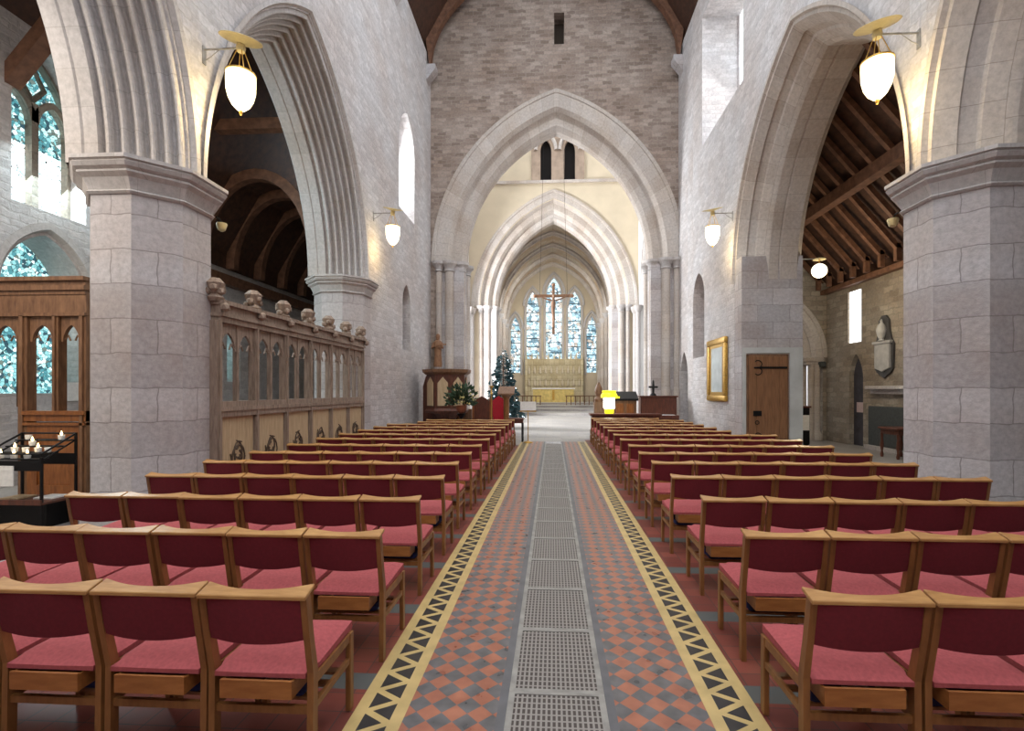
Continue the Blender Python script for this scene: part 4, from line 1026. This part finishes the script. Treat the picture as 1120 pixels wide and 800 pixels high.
ms = thing('music_stand', 'brass stand holding a white sheet at the head of the aisle', 'stand', (-.78, 15.6, 0))
MB().lathe([(.15, 0), (.14, .03), (.02, .06), (.014, .1), (.014, 1.0)], (0, 0, 0), 10).build('pole', 'brass', ms)
MB().box(-.26, .26, .0, .02, .98, 1.02).build('ledge', 'brass', ms, 0)
o = MB().box(-.25, .25, -.008, .008, 0, .28).build('service_sheet', 'paper', smooth=0); o.location = (-.78, 15.585, 1.021); tag(o, 'blank white sheet resting on the brass stand by the aisle', 'sheet')
# right-hand group
lt = thing('long_table', 'long dark table across the front of the right-hand chairs', 'table', (2.35, 16.35, 0))
MB().box(-1.15, 1.15, -.32, .32, .84, .90, .008, 1).build('tabletop', 'red_oak', lt, 0)
MB().box(-1.08, 1.08, -.27, .27, .74, .84).build('apron', 'red_oak', lt, 0)
for sx in (-1, 1):
    for sy in (-1, 1): MB().box(sx * 1.04 - .04, sx * 1.04 + .04, sy * .24 - .04, sy * .24 + .04, 0, .74).build('leg', 'red_oak', lt, 0)
ln = thing('lantern', 'glowing white lantern with bright yellow cap on the long dark table', 'lantern', (1.84, 16.3, .90))
MB().box(-.14, .14, -.12, .12, .0, .16, .02, 1).build('base', 'yellow', ln, 0)
MB().box(-.17, .17, -.15, .15, .16, .54, .03, 2).build('glass_panel', 'white_glow', ln, 0)
MB().lathe([(.27, .52), (.27, .6), (.22, .68), (.23, .75), (.05, .76)], (0, 0, 0), 14).build('cap', 'yellow', ln)
MB().box(.17, .34, -.03, .03, .50, .56).build('handle', 'yellow', ln, 0)
cl = thing('stall_end', 'carved oak bench end post left of the yellow lantern', 'bench end', (1.62, 17.6, 0))
MB().box(-.16, .16, -.2, .2, 0, 1.25, .01, 1).build('post', 'brown_oak', cl, 0)
MB().lathe([(.14, 1.25), (.16, 1.35), (.08, 1.45), (.15, 1.6), (.12, 1.75), (.03, 1.95)], (0, 0, 0), 10).build('poppyhead', 'brown_oak', cl)
pn = thing('piano', 'dark upright piano behind the long table on the right', 'piano', (3.7, 17.6, 0))
MB().box(-.62, .62, -.1, .38, .06, 1.42, .015, 1).build('case', 'red_oak', pn, 0)
MB().box(-.62, .62, -.42, -.1, .66, .80, .01, 1).build('key_shelf', 'red_oak', pn, 0)
MB().box(-.66, .66, -.14, .42, 1.42, 1.47, .008, 1).build('lid', 'red_oak', pn, 0)
for s in (-1, 1): MB().box(s * .58 - .04, s * .58 + .04, -.4, -.32, 0, .66).build('leg', 'red_oak', pn, 0)
MB().box(-.5, .5, -.36, -.12, .80, .815).build('keyboard', 'paper', pn, 0)
fd = thing('figurine', 'small dark cross-shaped ornament standing on the piano', 'ornament', (3.55, 17.72, 1.472))
MB().lathe([(.12, 0), (.1, .05), (.04, .1), (.05, .3), (.03, .52), (.005, .56)], (0, 0, 0), 10).build('stem', 'iron', fd)
MB().box(-.16, .16, -.03, .03, .27, .34, .01, 1).build('arms', 'iron', fd, 0)
rs = thing('reading_desk', 'black-topped oak reading desk between lantern and piano', 'desk', (2.50, 17.5, 0))
MB().box(-.4, .4, -.2, .2, 0, 1.3).build('body', 'brown_oak', rs, 0)
MB().prism([(-.28, 1.3), (.24, 1.55), (.24, 1.62), (-.28, 1.37)], 'x', -.45, .45).build('sloping_top', 'iron', rs, 0)
MB().box(-.3, -.05, -.23, -.2, .2, 1.2).box(.05, .3, -.23, -.2, .2, 1.2).build('front_panel', 'orange_oak', rs, 0)
# choir stalls in the crossing
for sgn, tx in ((-1, 'left'), (1, 'right')):
    q_ = thing('choir_stall', f'dark oak choir stall on the {tx} side of the crossing', 'stall', (sgn * 3.1 + .1, 26.8, 0))
    MB().box(-.3 if sgn < 0 else .24, -.24 if sgn < 0 else .3, -1.6, 1.6, 0, 1.5).build('backrest', 'brown_oak', q_, 0)
    MB().box(-.25, .25, -1.6, 1.6, .42, .48).build('seat', 'brown_oak', q_, 0)
    for y in (-1.6, 1.6): MB().box(-.32, .32, y - .05, y + .05, 0, 1.2).build('bench_end', 'brown_oak', q_, 0)

# ------------------------------------------------------------------ light
wd_ = bpy.data.worlds.new('world'); S.world = wd_; wd_.use_nodes = True
bg = wd_.node_tree.nodes['Background']; bg.inputs[0].default_value = (.90, .95, 1.0, 1); bg.inputs[1].default_value = 2.0
def area(name, loc, tgt, sx, sy, e, c=(1, 1, 1)):
    l = bpy.data.lights.new(name, 'AREA'); l.shape = 'RECTANGLE'; l.size = sx; l.size_y = sy; l.energy = e; l.color = c
    o = bpy.data.objects.new(name, l); C.objects.link(o); o.location = loc
    o.rotation_euler = (Vector(tgt) - Vector(loc)).to_track_quat('-Z', 'Y').to_euler(); return o
area('clerestory_light', (-W - 1.0, 15.7, 9.0), (2, 15, 5), 1.3, 2.6, 90, (.92, .97, 1))
area('clerestory_light', (W + 1.05, 14.1, 11.4), (-2, 12, 5), 3.0, 3.6, 60, (.95, .97, 1))
area('west_fill_light', (0, -2.6, 7.0), (0, 8, 2.2), 4, 6, 170, (.95, .97, 1))  # added fill from behind the viewer, no window modelled there
area('chapel_fill_light', (-7.3, 3.5, 5.5), (-7.9, 7.3, 1.0), 2.5, 2.5, 110, (1, .9, .78))  # added fill that brightens the dim north aisle and its screen
area('transept_light', (-9.5, 24.5, 7), (-3.2, 30, 4.5), 3, 6, 2600, (.95, .98, 1))
area('chancel_fill_light', (0, 40, 9.5), (0, 46.5, 4), 4, 4, 300, (1, .97, .9))  # added fill in mid-air under the closed vault, no fixture
area('north_window_light', (NX + .3, 8.7, 6.2), (-7, 8.7, 4), 1.2, 2.4, 120, (.75, .95, 1))
# west wall behind the viewer
m = MB(); m.box(-12, 12, -3.3, -3, 0, 14.3); st(m.build('wall_back', 'wall', smooth=0))

vs = S.view_settings
S.display_settings.display_device = 'sRGB'
vs.view_transform = 'Standard'; vs.look = 'None'; vs.gamma = 1; vs.use_curve_mapping = False; vs.exposure = 0.8
